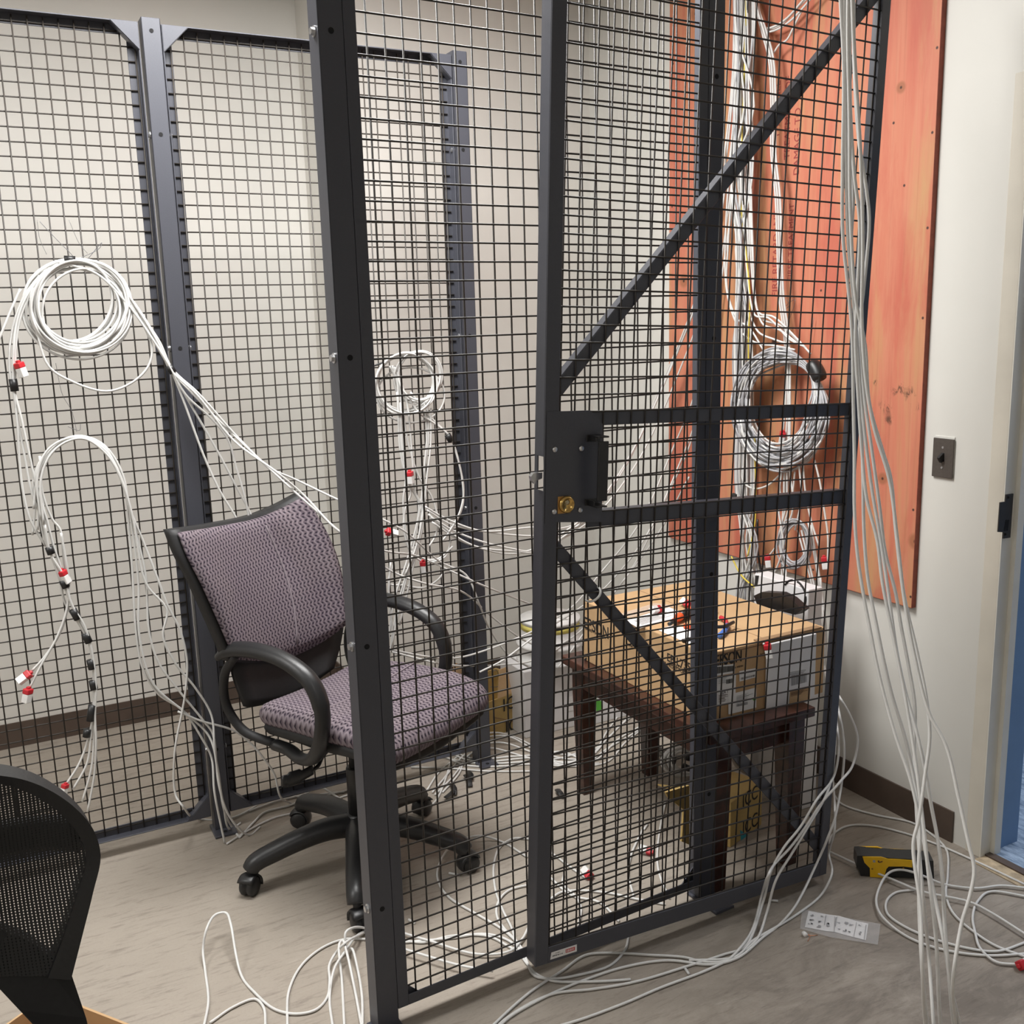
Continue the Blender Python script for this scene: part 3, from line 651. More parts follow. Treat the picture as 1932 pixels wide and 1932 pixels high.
# ================================================================== TABLE AND WHAT STANDS ON IT
tb=thing('end_table',(1.81,2.35,0),'dark stained wooden end table carrying the big brown carton','table')
ZTb=.49
obj('table_top',bx(nb(),1.615,1.995,1.962,2.735,ZTb-.028,ZTb,.003),'wood',tb)
b_=nb(); bx(b_,1.655,1.675,2.0,2.7,.385,ZTb-.028); obj('apron',b_,'wood',tb)
for q in ((1.935,1.955,2.0,2.7),(1.66,1.95,2.002,2.02),(1.66,1.95,2.68,2.698)): obj('apron',bx(nb(),*q,.385,ZTb-.028),'wood',tb)
for x,y in ((1.678,2.01),(1.945,2.01),(1.678,2.69),(1.945,2.69)):
    g=nb(); w=.029; v=.020
    A=[g.verts.new((x+a*w,y+c*w,ZTb-.028)) for a,c in ((-1,-1),(1,-1),(1,1),(-1,1))]; M_=[g.verts.new((x+a*w,y+c*w,.36)) for a,c in ((-1,-1),(1,-1),(1,1),(-1,1))]; B_=[g.verts.new((x+a*v,y+c*v,0)) for a,c in ((-1,-1),(1,-1),(1,1),(-1,1))]
    for U_,D_ in ((A,M_),(M_,B_)):
        for k in range(4): g.faces.new((U_[k],U_[(k+1)%4],D_[(k+1)%4],D_[k]))
    g.faces.new(A); g.faces.new(B_); obj('leg',g,'wood',tb)
# projector carton
bX0,bX1,bY0,bY1,bZ=1.655,2.092,2.03,2.655,.692
pc_=thing('projector_carton',((bX0+bX1)/2,(bY0+bY1)/2,ZTb),'large brown projector carton with EPSON lettering lying on the end table','carton')
obj('carton_body',bx(nb(),bX0,bX1,bY0,bY1,ZTb,bZ,.003),'card',pc_)
g=nb(); bx(g,bX0+.002,bX1-.002,bY0-.0012,bY0+.0,bZ-.011,bZ-.007); bx(g,(bX0+bX1)/2-.001,(bX0+bX1)/2+.001,bY0+.003,bY1-.003,bZ-.0005,bZ+.0006); obj('flap_seam',g,'cardin',pc_)
g=nb(); bx(g,bX0+.18,bX1-.02,bY0-.006,bY0+.015,bZ+.0006,bZ+.005); obj('lid_flap',g,'cardin',pc_)
fY=bY0-.0006
p=PY(1353,1262,fY); text('printed_text','EPSON',(PY(1349,1258,fY).x,fY,PY(1356,1257,fY).z),(1,0,0),(0,0,1),.050,'ink',pc_,sx=.62,bold=.0010)
text('printed_text','EXCEED YOUR VISION',(PY(1362,1258,fY).x,fY,PY(1380,1259,fY).z-.006),(1,0,0),(0,0,1),.0075,'ink',pc_)
text('printed_text','POWERED',(bX0+.19,fY,PY(1425,1241,fY).z),(1,0,0),(0,0,1),.012,'ink',pc_)
lX=bX0-.0006
def ltext(s,px,size,sx=1.0,bold=0): text('printed_text',s,PX(*px,lX),(0,-1,0),(0,0,1),size,'ink',pc_,sx=sx,bold=bold)
ltext('EPSON',(1101,1183),.054,.9,.0006); ltext('EXCEED YOUR VISION',(1104,1187),.012); ltext('EB-L735U',(1258,1246),.034,.95,.0003); ltext('LASER PROJECTOR',(1241,1248),.015); ltext('with 3LCD technology',(1262,1253),.0135)
ltext('Power',(1181,1216),.014); ltext('HDMI',(1247,1331),.016); ltext('3LCD',(1243,1336),.012)
g=nb(); decal(g,(lX,0,0),(-1,0,0),[(1288,1341),(1296,1343),(1296,1353),(1288,1351)]); decal(g,(lX,0,0),(-1,0,0),[(1272,1336),(1278,1338),(1278,1344),(1272,1342)]); decal(g,(lX,0,0),(-1,0,0),[(1103,1249),(1107,1250),(1106,1258),(1104,1257)]); decal(g,(lX,0,0),(-1,0,0),[(1102,1262),(1107,1263),(1107,1265),(1102,1264)]); decal(g,(lX,0,0),(-1,0,0),[(1103,1243),(1107,1240),(1107,1244),(1104,1247)]); obj('printed_icons',g,'ink',pc_)
Z=lambda l:zpx(l,1330,1180,7.73)
def label_(q,name='shipping_label',m='paper',th=.0008): return obj(name,decal(nb(),(0,fY,0),(0,-1,0),Z(q),th),m,pc_)
def lbars(par,q,k,rows=False,m='ink',duty=.5): obj('barcode' if not rows else 'small_print',bars(nb(),(0,fY-.0012,0),(0,-1,0),Z(q),k,duty=duty,rows=rows),m,par)
l1=label_([(150,590),(435,560),(430,690),(150,740)]); lbars(l1,[(170,605),(415,588),(410,665),(170,705)],30); 
l2=label_([(150,752),(450,705),(440,1105),(150,1190)]); lbars(l2,[(310,790),(410,770),(405,835),(310,852)],12); lbars(l2,[(200,760),(330,740),(330,840),(200,860)],6,True,'grey',.35); text('printed_text','EA 1',PY(1362,1310,fY-.0012),(1,0,0),(0,0,1),.017,'ink',l2,sx=.7); lbars(l2,[(200,1020),(340,1000),(340,1100),(200,1130)],7,True,'inkb',.4)
l3=label_([(500,668),(745,620),(745,752),(500,818)]); lbars(l3,[(530,690),(735,650),(735,670),(530,710)],16); lbars(l3,[(530,760),(735,715),(735,740),(530,790)],16)
fY-=.0009; l4=label_([(340,1010),(745,905),(745,1195),(340,1298)]); lbars(l4,[(460,1030),(700,965),(700,1080),(460,1150)],9,True,'grey',.35); lbars(l4,[(460,1150),(625,1110),(625,1150),(460,1185)],26,False,'grey'); obj('green_dot',decal(nb(),(0,fY-.0012,0),(0,-1,0),Z([(700,1058),(720,1048),(742,1056),(742,1085),(715,1100),(698,1085)])),'green',l4)
# white carton standing against it
wc=thing('white_carton',(2.0,1.99,ZTb),'white carton with a barcode standing before the brown projector carton','carton')
wY=PY(1446,1339,1.985); A=G(1447,1340,ZTb); Bp=PY(1536,1322,A.y)
obj('carton_body',bx(nb(),A.x,Bp.x+.002,A.y,bY0-.003,ZTb,ZTb+.194,.002),'white',wc)
wf=A.y-.0004
obj('printed_panel',decal(nb(),(0,wf,0),(0,-1,0),Z([(1240,945),(1535,880),(1525,1085),(1225,1150)])),'card',wc)
obj('small_print',bars(nb(),(0,wf-.0012,0),(0,-1,0),Z([(1252,975),(1500,915),(1490,990),(1252,1045)]),6,duty=.35,rows=True),'inkb',wc)
obj('barcode',bars(nb(),(0,wf,0),(0,-1,0),Z([(1260,730),(1490,690),(1485,825),(1260,880)]),24,duty=.5),'grey',wc); obj('small_print',bars(nb(),(0,wf,0),(0,-1,0),Z([(1225,685),(1490,640),(1490,690),(1225,735)]),4,duty=.35,rows=True),'grey',wc)
# things on the carton lid
zt=bZ+.0012
def sheet(name,px,label,cat,grp,z=zt,m='paper',pr=None):
    r=thing(name,G(*px[0],z),label,cat,grp); obj('sheet',prism(nb(),[G(x,y,z) for x,y in px],(0,0,.0007)),m,r)
    if pr:
        g=bars(nb(),(0,0,z+.0008),(0,0,1),pr,9,duty=.3,rows=True); obj('small_print',g,'grey',r)
    return r
sheet('printed_sheet',[(1180,1171),(1262,1146),(1300,1160),(1206,1186)],'printed white sheet lying on the carton lid nearest the EPSON corner','paper','sheets on the carton lid',pr=[(1195,1171),(1255,1152),(1275,1160),(1212,1180)])
sheet('printed_sheet',[(1240,1188),(1270,1180),(1352,1196),(1306,1218)],'blank white sheet on the carton lid under the blue pliers','paper','sheets on the carton lid',z=zt+.0001)
sheet('plastic_wrapper',[(1165,1160),(1235,1138),(1275,1143),(1190,1165)],'crumpled clear plastic wrapper on the carton lid','wrapper',None,z=zt+.0016,m='film')
def tool(name,label,cat,P,r,m1,tip,m2,tipr=.006):
    t=thing(name,P[0],label,cat); obj('grip',tube(nb(),spline(P,5),r,10),m1,t,True)
    obj('tool_head',tube(nb(),spline(tip,5),tipr,8),m2,t,True); return t
z1=bZ+.016
t=tool('crimping_tool','orange and black handled cable tool on the carton lid','tool',[G(1270,1172,z1),G(1285,1162,z1),G(1310,1150,z1),G(1335,1142,z1)],[.008]*3+[.013]*8+[.012]*5,'orange',[G(1272,1172,z1),G(1262,1178,z1-.004)],'black')
obj('grip_band',cyl(nb(),G(1284,1163,z1),G(1299,1155,z1),.0138,12),'black',t,True)
tool('pliers','blue handled pliers with red grip end on the carton lid','pliers',[G(1357,1200,z1-.006),G(1366,1192,z1-.006),G(1372,1180,z1-.006)],.008,'blue',[G(1372,1180,z1-.006),G(1368,1170,z1-.006),G(1360,1165,z1-.006)],'red',.007)
tool('cable_stripper','small black tool lying across the pliers on the carton lid','tool',[G(1350,1183,z1+.006),G(1365,1182,z1+.006),G(1384,1174,z1+.004)],.005,'black',[G(1350,1183,z1+.006),G(1340,1180,z1+.004)],'black',.004)
tool('marker_pen','black marker pen on the front edge of the carton lid','pen',[G(1288,1209,bZ+.006),G(1310,1204,bZ+.006)],.0055,'black',[G(1310,1204,bZ+.006),G(1318,1202,bZ+.006)],'black',.004)
tool('screwdriver','red screwdriver beside the orange tool on the carton lid','screwdriver',[G(1290,1181,bZ+.01),G(1306,1182,bZ+.01)],.007,'orange',[G(1306,1182,bZ+.01),G(1330,1186,bZ+.008)],'zinc',.003)
for px,lb in (((1243,1150),'red booted network plug by the printed sheet on the carton lid'),((1297,1140),'red booted network plug behind the orange tool on the carton lid'),((1345,1150),'white network plug right of the grey post on the carton lid')):
    r=thing('network_plug',G(*px,bZ+.012),lb,'network plug','plugs on the carton lid'); plug(G(*px,bZ+.013),V((random.uniform(-1,1),random.uniform(-1,1),.05)),r)
# cartons on the floor
def carton(name,label,P,ax,s,m,grp=None,cat='carton'):
    r=thing(name,P,label,cat,grp); obj('carton_body',box(nb(),V(P)+V((0,0,s[2]/2)),s,ax,.003),m,r); return r
def icc(par,pp,n,px,xa,ya,sz,m='ink'): text('printed_text','ICC',onp(*px,pp,n)+V(n)*.0006,xa,ya,sz,m,par,sx=1.15)
# long yellow cable carton under the table, lying beside the front leg
e0=G(1378,1600); e1=G(1437,1556); d=(e1-e0); d.z=0; Lf=d.length; d.normalize(); nn=V((d.y,-d.x,0))
if nn.y>0: nn=-nn
hc=onp(1410,1493,(e0+e1)/2,nn).z
c0=(e0+e1)/2-nn*.07
yc=thing('cable_carton',V((c0.x,c0.y,0)),'yellow cable carton with two ICC marks standing under the end table','carton','cable cartons')
obj('carton_body',box(nb(),V((c0.x,c0.y,hc/2)),(Lf,.14,hc),(d,nn,uZ),.003),'card2',yc)
obj('lid_flap',prism(nb(),[c0-d*Lf/2+uZ*hc,c0-d*Lf/2-d*.10+uZ*(hc+.03)+nn*.02,c0-d*Lf/2-d*.10+uZ*(hc+.03)-nn*.13,c0-d*Lf/2+uZ*hc-nn*.07],(0,0,.004)),'card2',yc)
fp=e0+nn*.0
for py in (1525,1577): text('printed_text','ICC',onp(1400,py,fp,nn)+nn*.0008,d,uZ,.066,'ink',yc,sx=.85)
obj('printed_triangle',prism(nb(),[onp(x,y,fp,nn)+nn*.0005 for x,y in ((1396,1566),(1419,1580),(1398,1594))],nn*.0006),'teal',yc)
obj('side_panel',prism(nb(),[onp(x,y,fp+d*-.0,nn)-nn*.01 for x,y in ((1262,1497),(1306,1484),(1306,1596),(1292,1590),(1296,1530),(1266,1506))],-nn*.006),'card2',yc)
# opened carton by the rear corner post
c=G(960,1400); fx=V((1,.28,0)).normalized(); fn=V((fx.y,-fx.x,0))
f0=G(928,1392); hI=onp(935,1320,f0,fn).z
ic=thing('cable_carton',f0+fx*.13,'opened yellow cable carton with ICC marks beside the rear corner post','carton','cable cartons')
w_=.30; cc_=f0+fx*(w_/2-.03)-fn*.13
g=nb(); 
for sgn,dd,ww,axx in ((1,fn*.127,w_,(fx,fn,uZ)),(-1,fn*-.127,w_,(fx,fn,uZ))): box(g,cc_+dd+uZ*hI/2,(ww,.006,hI),axx)
for s_ in (-1,1): box(g,cc_+fx*s_*(w_/2-.003)+uZ*hI/2,(.006,.25,hI),(fx,fn,uZ))
box(g,cc_+uZ*.01,(w_-.012,.25,.006),(fx,fn,uZ)); obj('carton_body',g,'card2',ic)
obj('lid_flap',prism(nb(),[cc_+fn*.13+fx*-.08+uZ*hI,cc_+fn*.13+fx*.15+uZ*hI,cc_+fn*.10+fx*.15+uZ*(hI+.10),cc_+fn*.10+fx*-.04+uZ*(hI+.10)],-fn*.004),'card',ic)
obj('lid_flap',prism(nb(),[cc_-fx*.15+fn*.11+uZ*hI,cc_-fx*.15-fn*.11+uZ*hI,cc_-fx*.09-fn*.11+uZ*(hI+.09),cc_-fx*.09+fn*.09+uZ*(hI+.09)],fx*.004),'cardin',ic)
fp=f0+fn*.0
text('printed_text','ICC',onp(947,1343,fp,fn)+fn*.004,fx,uZ,.075,'ink',ic); text('printed_text','ICC',onp(952,1384,fp,fn)+fn*.004,fx,uZ,.075,'ink',ic)
g=nb(); prism(g,[onp(x,y,fp,fn)+fn*.003 for x,y in ((929,1352),(1003,1366),(1003,1368),(929,1354))],fn*.0006); obj('tape_seam',g,'cardin',ic)
# white cartons and a reel behind the table
e=G(1085,1368); wcl=thing('white_carton',e,'white carton under the cable reel behind the end table','carton')
obj('carton_body',box(nb(),V((e.x-.10,e.y+.09,.135)),(.26,.2,.27),None,.003),'white',wcl)
obj('shipping_label',box(nb(),V((e.x-.02,e.y-.0112,.10)),(.045,.001,.06)),'paper',wcl)
rl=thing('cable_reel',(e.x-.08,e.y+.08,.27),'white cable reel carton with yellow lettering on the white carton','reel')
g=lathe(nb(),(e.x-.06,e.y+.08,.271),uZ,[(.135,0),(.135,.012),(.125,.014),(.125,.06),(.135,.062),(.135,.074),(.12,.08),(.115,.155),(.12,.16),(.12,.168)],32); obj('reel_body',g,'paper',rl,True)
obj('printed_band',lathe(nb(),(e.x-.06,e.y+.08,.40),uZ,[(.1175,0),(.1170,.022)],32),'yprint',rl,True)
e=G(1140,1362); gc=thing('white_carton',e,'white carton with a green half disc seen under the end table','carton')
obj('carton_body',box(nb(),V((e.x+.04,e.y+.08,.085)),(.24,.16,.17),None,.003),'white',gc)
obj('green_mark',prism(nb(),[V((G(1128,1330).x*0+PY(x,y,e.y-.0006).x,e.y-.0005,PY(x,y,e.y-.0006).z)) for x,y in ((1125,1318),(1134,1323),(1137,1332),(1133,1341),(1125,1345))],(0,-.0006,0)),'green',gc)
# white bin behind the projector carton
Xb=2.21
pa,pb_=PX(1423,1100,Xb),PX(1526,1100,Xb); zt_=PX(1470,1096,Xb).z
wb=thing('white_carton',(Xb+.08,(pa.y+pb_.y)/2,0),'white carton with a black ring mark between the projector carton and the wall','carton')
obj('carton_body',bx(nb(),Xb,Xb+.06,pb_.y,pa.y,0,zt_,.003),'white',wb)
rc=PX(1499,1124,Xb-.0005); g=nb(); rr=abs((PX(1521,1124,Xb)-rc).y)
for a0_,a1_ in ((-.9,.2),(.45,1.35),(1.8,2.6)): tube(g,[rc+V((0,-math.cos(a)*rr,math.sin(a)*rr)) for a in [a0_+(a1_-a0_)*i/10 for i in range(11)]],.0035,6)
obj('ring_mark',g,'ink',wb,True)
obj('tape_stripe',prism(nb(),[PX(x,y,Xb-.0005) for x,y in ((1425,1062+24),(1432,1086),(1429,1104),(1424,1104))],(-.0006,0,0)),'ink',wb)
fl=thing('black_bag',PX(1450,1130,2.12),'black plastic bag folded behind the projector carton','bag')
obj('bag_body',prism(nb(),[PX(x,y,2.125) for x,y in ((1422,1124),(1437,1117),(1470,1119),(1490,1129),(1514,1150),(1500,1160),(1460,1150),(1428,1140))],(.03,0,0)),'tape',fl)
# cut open carton at the bottom left
p1=G(150,1897,.22); p2=G(262,1941,.22); d=(p2-p1).normalized(); nn=V((d.y,-d.x,0)); nn=nn if nn.y<0 else -nn
cb=thing('open_carton',(p1+d*.1)*1,'open brown carton on the floor at the bottom edge beside the mesh chair','carton'); cb.location.z=0
g=nb(); w_=.36; c_=p1-d*.09+d*w_/2; c_.z=0
for dd in (0,.26): box(g,c_+nn*dd+uZ*.11,(w_,.005,.22),(d,nn,uZ))
for s_ in (-1,1): box(g,c_+d*s_*w_/2+nn*.13+uZ*.11,(.005,.26,.22),(d,nn,uZ))
box(g,c_+nn*.13+uZ*.006,(w_,.26,.004),(d,nn,uZ)); obj('carton_body',g,'card',cb)
# yellow and black tool on the floor
q0=G(1622,1653); q1=G(1722,1659); d=(q1-q0); d.z=0; d.normalize(); nn=V((d.y,-d.x,0)); nn=nn if nn.y<0 else -nn
yt=thing('power_tool',q0+d*.08,'yellow and black cordless tool lying on the floor','tool')
Zt=lambda l:[onp(x,y,q0,nn) for x,y in zpx(l,1500,1580,7.43)]
def clampz(ps): return [V((p.x,p.y,max(.001,p.z))) for p in ps]
obj('tool_body',prism(nb(),clampz(Zt([(870,258),(940,255),(1450,296),(1700,305),(1940,330),(1950,575),(1045,578),(920,562),(905,470),(862,420)])),nn*-.052),'black',yt)
obj('yellow_shell',prism(nb(),clampz(Zt([(945,266),(1205,268),(1300,296),(1440,302),(1640,318),(1640,415),(1520,400),(1310,400),(1280,432),(1242,573),(1048,570),(1048,425),(970,345)])),nn*.003),'yellow',yt)
obj('yellow_shell',prism(nb(),[p+nn*-.05 for p in clampz(Zt([(945,262),(1205,264),(1300,292),(1640,310),(1640,415),(1242,573),(1048,570),(1048,425),(970,345)]))],nn*-.005),'yellow',yt)
g=nb()
for qx in ((1105,325,.004),): prism(g,[onp(1500+(qx[0]+a)/7.43,1580+(qx[1]+b)/7.43,q0,nn)+nn*.0032 for a,b in ((-18,-18),(18,-14),(18,18),(-18,14))],nn*.0006)
obj('spirit_window',g,'grey',yt)
for qx in ((1080,432),(1515,425)): obj('screw',cyl(nb(),onp(1500+qx[0]/7.43,1580+qx[1]/7.43,q0,nn)+nn*.003,onp(1500+qx[0]/7.43,1580+qx[1]/7.43,q0,nn)+nn*.0036,.0028,10),mat('screw_bronze',(.35,.18,.02),.5,var=.1),yt)
g=nb(); prism(g,[onp(1500+a/7.43,1580+b/7.43,q0,nn)+nn*.0032 for a,b in ((1155,318),(1175,312),(1178,335),(1225,320),(1222,335),(1180,348),(1160,340))],nn*.0006); obj('printed_mark',g,'inkb',yt)
# instruction slip in a clear bag
ib=thing('instruction_bag',G(1585,1755),'clear plastic bag with a folded instruction sheet on the floor','bag')
S=lambda l:zpx(l,1500,1580,7.43)
obj('plastic_film',prism(nb(),[G(x,y,.0035) for x,y in S([(100,1000),(500,1090),(1197,1215),(1160,1505),(500,1400),(70,1280)])],(0,0,.0008)),'film',ib)
sh=obj('instruction_sheet',prism(nb(),[G(x,y,.0015) for x,y in S([(190,1035),(440,1082),(620,1105),(850,1172),(1027,1212),(993,1442),(800,1395),(545,1325),(430,1315),(137,1258)])],(0,0,.001)),'paper',ib)
g=nb()
def blot(cx,cy,w,h,k=3):
    for i in range(k):
        x=cx+random.uniform(-w,w)*.6; y=cy+random.uniform(-h,h)*.5; a=w*random.uniform(.25,.5); b=h*random.uniform(.2,.45)
        prism(g,[G(*S([(x+u*a,y+v*b+u*a*.2)])[0],.0046) for u,v in ((-1,-.6),(0,-1),(1,-.5),(1,.6),(.1,1),(-1,.7))],(0,0,.0004))
for q in ((250,1095,45,22),(235,1155,45,22),(340,1175,35,22),(215,1215,40,24),(335,1245,45,20),(365,1105,40,12),(490,1215,50,36),(720,1205,40,30),(705,1300,40,28),(620,1195,35,12),(610,1285,35,12),(905,1340,30,30),(910,1235,25,20),(790,1220,40,16),(780,1320,40,16)): blot(*q)
for q in (((430,1095),(440,1097),(415,1230),(407,1228)),((555,1110),(562,1112),(553,1320),(546,1318)),((860,1190),(866,1192),(826,1395),(820,1393)),((992,1225),(1002,1228),(975,1425),(965,1422)),((575,1115),(590,1118),(572,1245),(560,1242))): prism(g,[G(*p,.0046) for p in S(q)],(0,0,.0004))
obj('printed_drawings',g,'grey',sh)
# small scraps
sc=thing('cut_plug',G(1518,1762),'broken white plug end with copper wires on the floor','cable scrap'); a=G(1516,1760,.006); obj('plug_end',cyl(nb(),a,G(1521,1765,.006),.006,10),'plug',sc,True)
for q in ((1543,1764),(1524,1776)): obj('bare_wire',tube(nb(),spline([a,G(1528,1765,.004),G(*q,.001)],4),.0008,5),'copper',sc,True)
for i,(a,b_,lb) in enumerate((((1292,1826),(1300,1838),'cable offcut on the floor below the door between two crossing cables'),((1450,1698),(1468,1700),'tiny cable offcut beside the bundled cables in front of the door'),((847,1647),(868,1651),'tiny cable offcut by the front right caster of the purple chair'),((771,1735),(783,1742),'white cable offcut on the floor behind the nearest mesh panel'),((1215,1565),(1222,1555),'small cable offcut under the table near the white floor cables'))):
    obj('cable_offcut',cyl(nb(),G(*a,.0038),G(*b_,.0038),.0034,8),'cable',None,True,label=lb,cat='cable scrap',group='cable offcuts on the floor')
# ================================================================== CABLES
def bundle(label,P,grp='cable bundles on the cage',cat='cable bundle'): return thing('cable_bundle',P,label,cat,grp)
def many(par,s,n=0,wob=.0,**k):
    for l in s.strip().split('\n'):
        l=l.strip()
        if l: cable(l,'cable',par,wob=wob,**k)
def tp(par,spec,a,b_,r,m='tape',name='tape'): band(par,pt(spec[0],spec[1],*a),pt(spec[0],spec[1],*b_),r,m,name)
def plg(par,spec,px,d,s=1.0): plug(pt(spec[0],spec[1],*px),d,par,s)
A3=('A',.03)
# 1 coil on the left panel
b1=bundle('large coil of white cables hung high on the far left mesh panel',pt('A',.03,150,580))
loops(A3,150,578,92,84,15,b1,jr=.17,jc=.10,jd=.012)
loops(A3,140,570,74,76,4,b1,jr=.04,jc=.04,jd=.01)
many(b1,"""A.035: 65,600 90,690 130,718 200,738 250,722 280,690 287,655 275,625 240,560
A.03: 120,490 190,505 240,560 275,615 300,660 322,697; A.04: 345,750 385,860 415,925 452,990; A.05: 468,1040
A.035: 150,488 210,520 255,575 290,640 322,698; A.04: 355,755 410,850 445,915 475,975; A.05: 490,1020
A.045: 110,495 180,515 240,572 285,635 323,696; A.05: 350,745 400,790 430,830 445,880 462,940 472,985
A.04: 170,495 220,530 262,585 300,650 324,698; A.07: 370,745 440,830; Y2.93: 520,890 575,935; Y2.86: 640,1003; Y2.9: 700,1030 729,1040; Y3.0: 790,1050 851,1078 911,1104; Y3.15: 1003,1140; Y3.3: 1075,1165 1100,1178
A.035: 180,500 230,545 268,595 300,645 324,696; A.06: 375,742 450,825 510,882 560,905; Y2.96: 640,945; Y2.95: 700,970 760,1000; Y3.0: 830,1060 880,1085 905,1140; Y3.1: 925,1190 960,1235 1003,1262
A.03: 205,520 245,560 280,612 305,665 322,698; A.05: 360,740 420,800; Y2.98: 500,878; Y2.90: 600,968 650,1010; Y2.92: 735,1075 800,1100; Y3.0: 870,1115; Y3.1: 930,1165 975,1200; Y3.2: 1003,1215
A.03: 75,520 45,560 25,610 17,660 19,700 25,735
A.035: 85,510 50,560 32,610 24,660 24,700 27,735; A.03: 34,790 45,860 60,930 80,985 92,1035
A.03: 95,505 60,550 40,600 30,660 28,700 29,735; A.035: 40,790 55,860 70,920 88,980 100,1030 118,1075
A.04: 40,545 20,585 0,635 -20,680
A.03: 27,738 33,800 36,860 44,930 60,985 85,1030""",wob=.002)
tp(b1,('A',.035),(318,690),(327,703),.011); tp(b1,('A',.03),(24,715),(28,738),.011); tp(b1,('A',.035),(121,489),(142,490),.010)
cable('A.02: 70,415 75,450 88,480','tie_wire',b1,'thin',.0006); cable('A.02: 75,418 110,455 135,480 150,500 185,465 192,458 188,468 150,488','tie_wire',b1,'thin',.0009); cable('A.02: 130,415 150,460 165,478','tie_wire',b1,'thin',.0006)
plg(b1,('A',.04),(36,688),(.25,0,-1))
# 2 drooping arch below it
b2=bundle('arched white cables with black spiral tape on the far left mesh panel',pt('A',.03,150,1000))
many(b2,"""A.03: 60,1010 66,950 62,905 78,865 108,835 150,822 188,834 215,862 235,910 242,980; A.035: 250,1080 255,1180 270,1260 300,1310 345,1340 380,1390 400,1430; Y2.98: 405,1490 415,1550; G.004: 425,1590
A.035: 70,1000 72,940 68,900 85,860 115,832 152,822 192,840 220,880 240,935 250,1000; A.04: 262,1100 262,1200 290,1290 350,1345 395,1390; Y2.98: 410,1450 420,1520; G.004: 438,1562 452,1580
A.04: 64,960 72,895 92,856 120,834 155,825 196,846 224,892 243,945 258,1010; A.04: 275,1090 280,1190 300,1250 335,1300 385,1360 402,1385; Y2.97: 412,1480 432,1540; G.004: 470,1575 490,1560
A.045: 76,980 70,900 88,850 125,828 158,826 200,852 228,905 246,960 270,1020; A.05: 300,1100 315,1140 340,1190 352,1250 350,1310 344,1340; A.06: 330,1420 332,1500; Y2.98: 345,1522; G.006: 378,1546 430,1545 470,1528; G.03: 525,1490 565,1476 600,1482; G.006: 640,1505
A.05: 82,990 78,905 95,858 128,833 160,828 204,860 232,915 250,975 276,1100; A.05: 315,1150 308,1200 330,1250 370,1300 400,1350; Y2.97: 405,1420 420,1510; G.004: 436,1565 455,1552
A.03: 62,905 78,930 85,1000 95,1040 112,1090 125,1140 150,1180 170,1220 178,1280; A.04: 176,1340 168,1390 150,1440 125,1480
A.035: 72,930 80,1000 97,1050 118,1095 140,1150 160,1190 174,1240 177,1300 175,1360; A.04: 172,1390 165,1440 138,1490
A.04: 78,960 90,1030 108,1075 130,1130 150,1175 168,1215 176,1270 179,1330 177,1385; A.04: 172,1450 155,1512
A.045: 84,990 95,1045 120,1085 135,1140 158,1180 172,1225 180,1290 180,1350 181,1400; A.04: 178,1460 165,1532
A.03: 75,860 80,930 100,980 115,1000 122,1060 127,1095 130,1130 115,1190 85,1238 60,1266
A.04: 115,1005 124,1060 130,1100 126,1150 108,1200 78,1255 56,1297
A.04: 335,1342 380,1360 440,1378 472,1402; A.05: 492,1425 518,1460 528,1500; G.004: 548,1515""",wob=.0015)
for a,c in (((92,1032),(97,1045)),((118,1095),(125,1108)),((137,1150),(147,1168)),((170,1245),(174,1262)),((174,1284),(178,1300)),((160,1195),(168,1212)),((174,1330),(170,1360)),((165,1376),(163,1390))): tp(b2,('A',.04),a,c,.011)
plg(b2,('A',.04),(118,1080),(.3,0,-1)); plg(b2,('A',.035),(54,1272),(-.8,0,-.5)); plg(b2,('A',.045),(53,1303),(-.25,0,-1)); plg(b2,('A',.045),(123,1482),(-.3,0,-1),.8)
cable('A.02: 105,685 118,745 135,775 145,815','tie_wire',b2,'thin',.0006); cable('A.02: 128,805 150,812 152,800','tie_wire',b2,'thin',.0007)
# 3 coil on the middle panel
b3=bundle('white cable coil seen through the front mesh beside the rear corner post',pt('A',.05,770,720))
loops(('A',.05),765,722,54,56,6,b3,jr=.06,jc=.06,jd=.015); loops(('A',.05),790,708,42,48,4,b3,jr=.08,jc=.08,jd=.015); loops(('A',.045),775,745,62,54,1,b3,jr=.02,jc=.02)
many(b3,"""A.05: 735,690 748,720 752,790 755,850 768,905 790,950 770,1050 745,1130 735,1200 728,1250
A.05: 740,690 755,740 758,800 762,860 775,915 795,960 790,1030 765,1090 748,1160 740,1230
A.05: 745,692 765,750 775,820 778,880 785,930 800,960 785,1040 760,1110 742,1190
A.05: 800,760 805,820 800,880 795,940 785,1010 770,1080 752,1150 738,1220
A.05: 806,760 808,830 802,890 797,950 790,1020 772,1100 755,1180
A.055: 812,770 812,840 806,900 800,960 785,1030 765,1085
A.05: 760,770 770,830 790,900 815,940 825,980 822,1010 810,1030
A.05: 755,760 760,850 770,910 775,930 765,960 762,1000 775,1040 800,1060 840,1050 852,1020
A.05: 750,740 757,830 765,900 760,950 770,1020 790,1050 825,1055 855,1030
A.055: 770,745 790,780 820,800 850,827; A.06: 868,880 874,930 866,970 845,1005
A.055: 775,740 800,775 825,800 849,826; A.06: 862,860 872,900 874,950 858,990 835,1020
A.05: 745,1060 735,1100; A.05: 760,1105 800,1108 825,1095 838,1080
A.05: 737,1060 734,1130 740,1190 735,1240""",wob=.002)
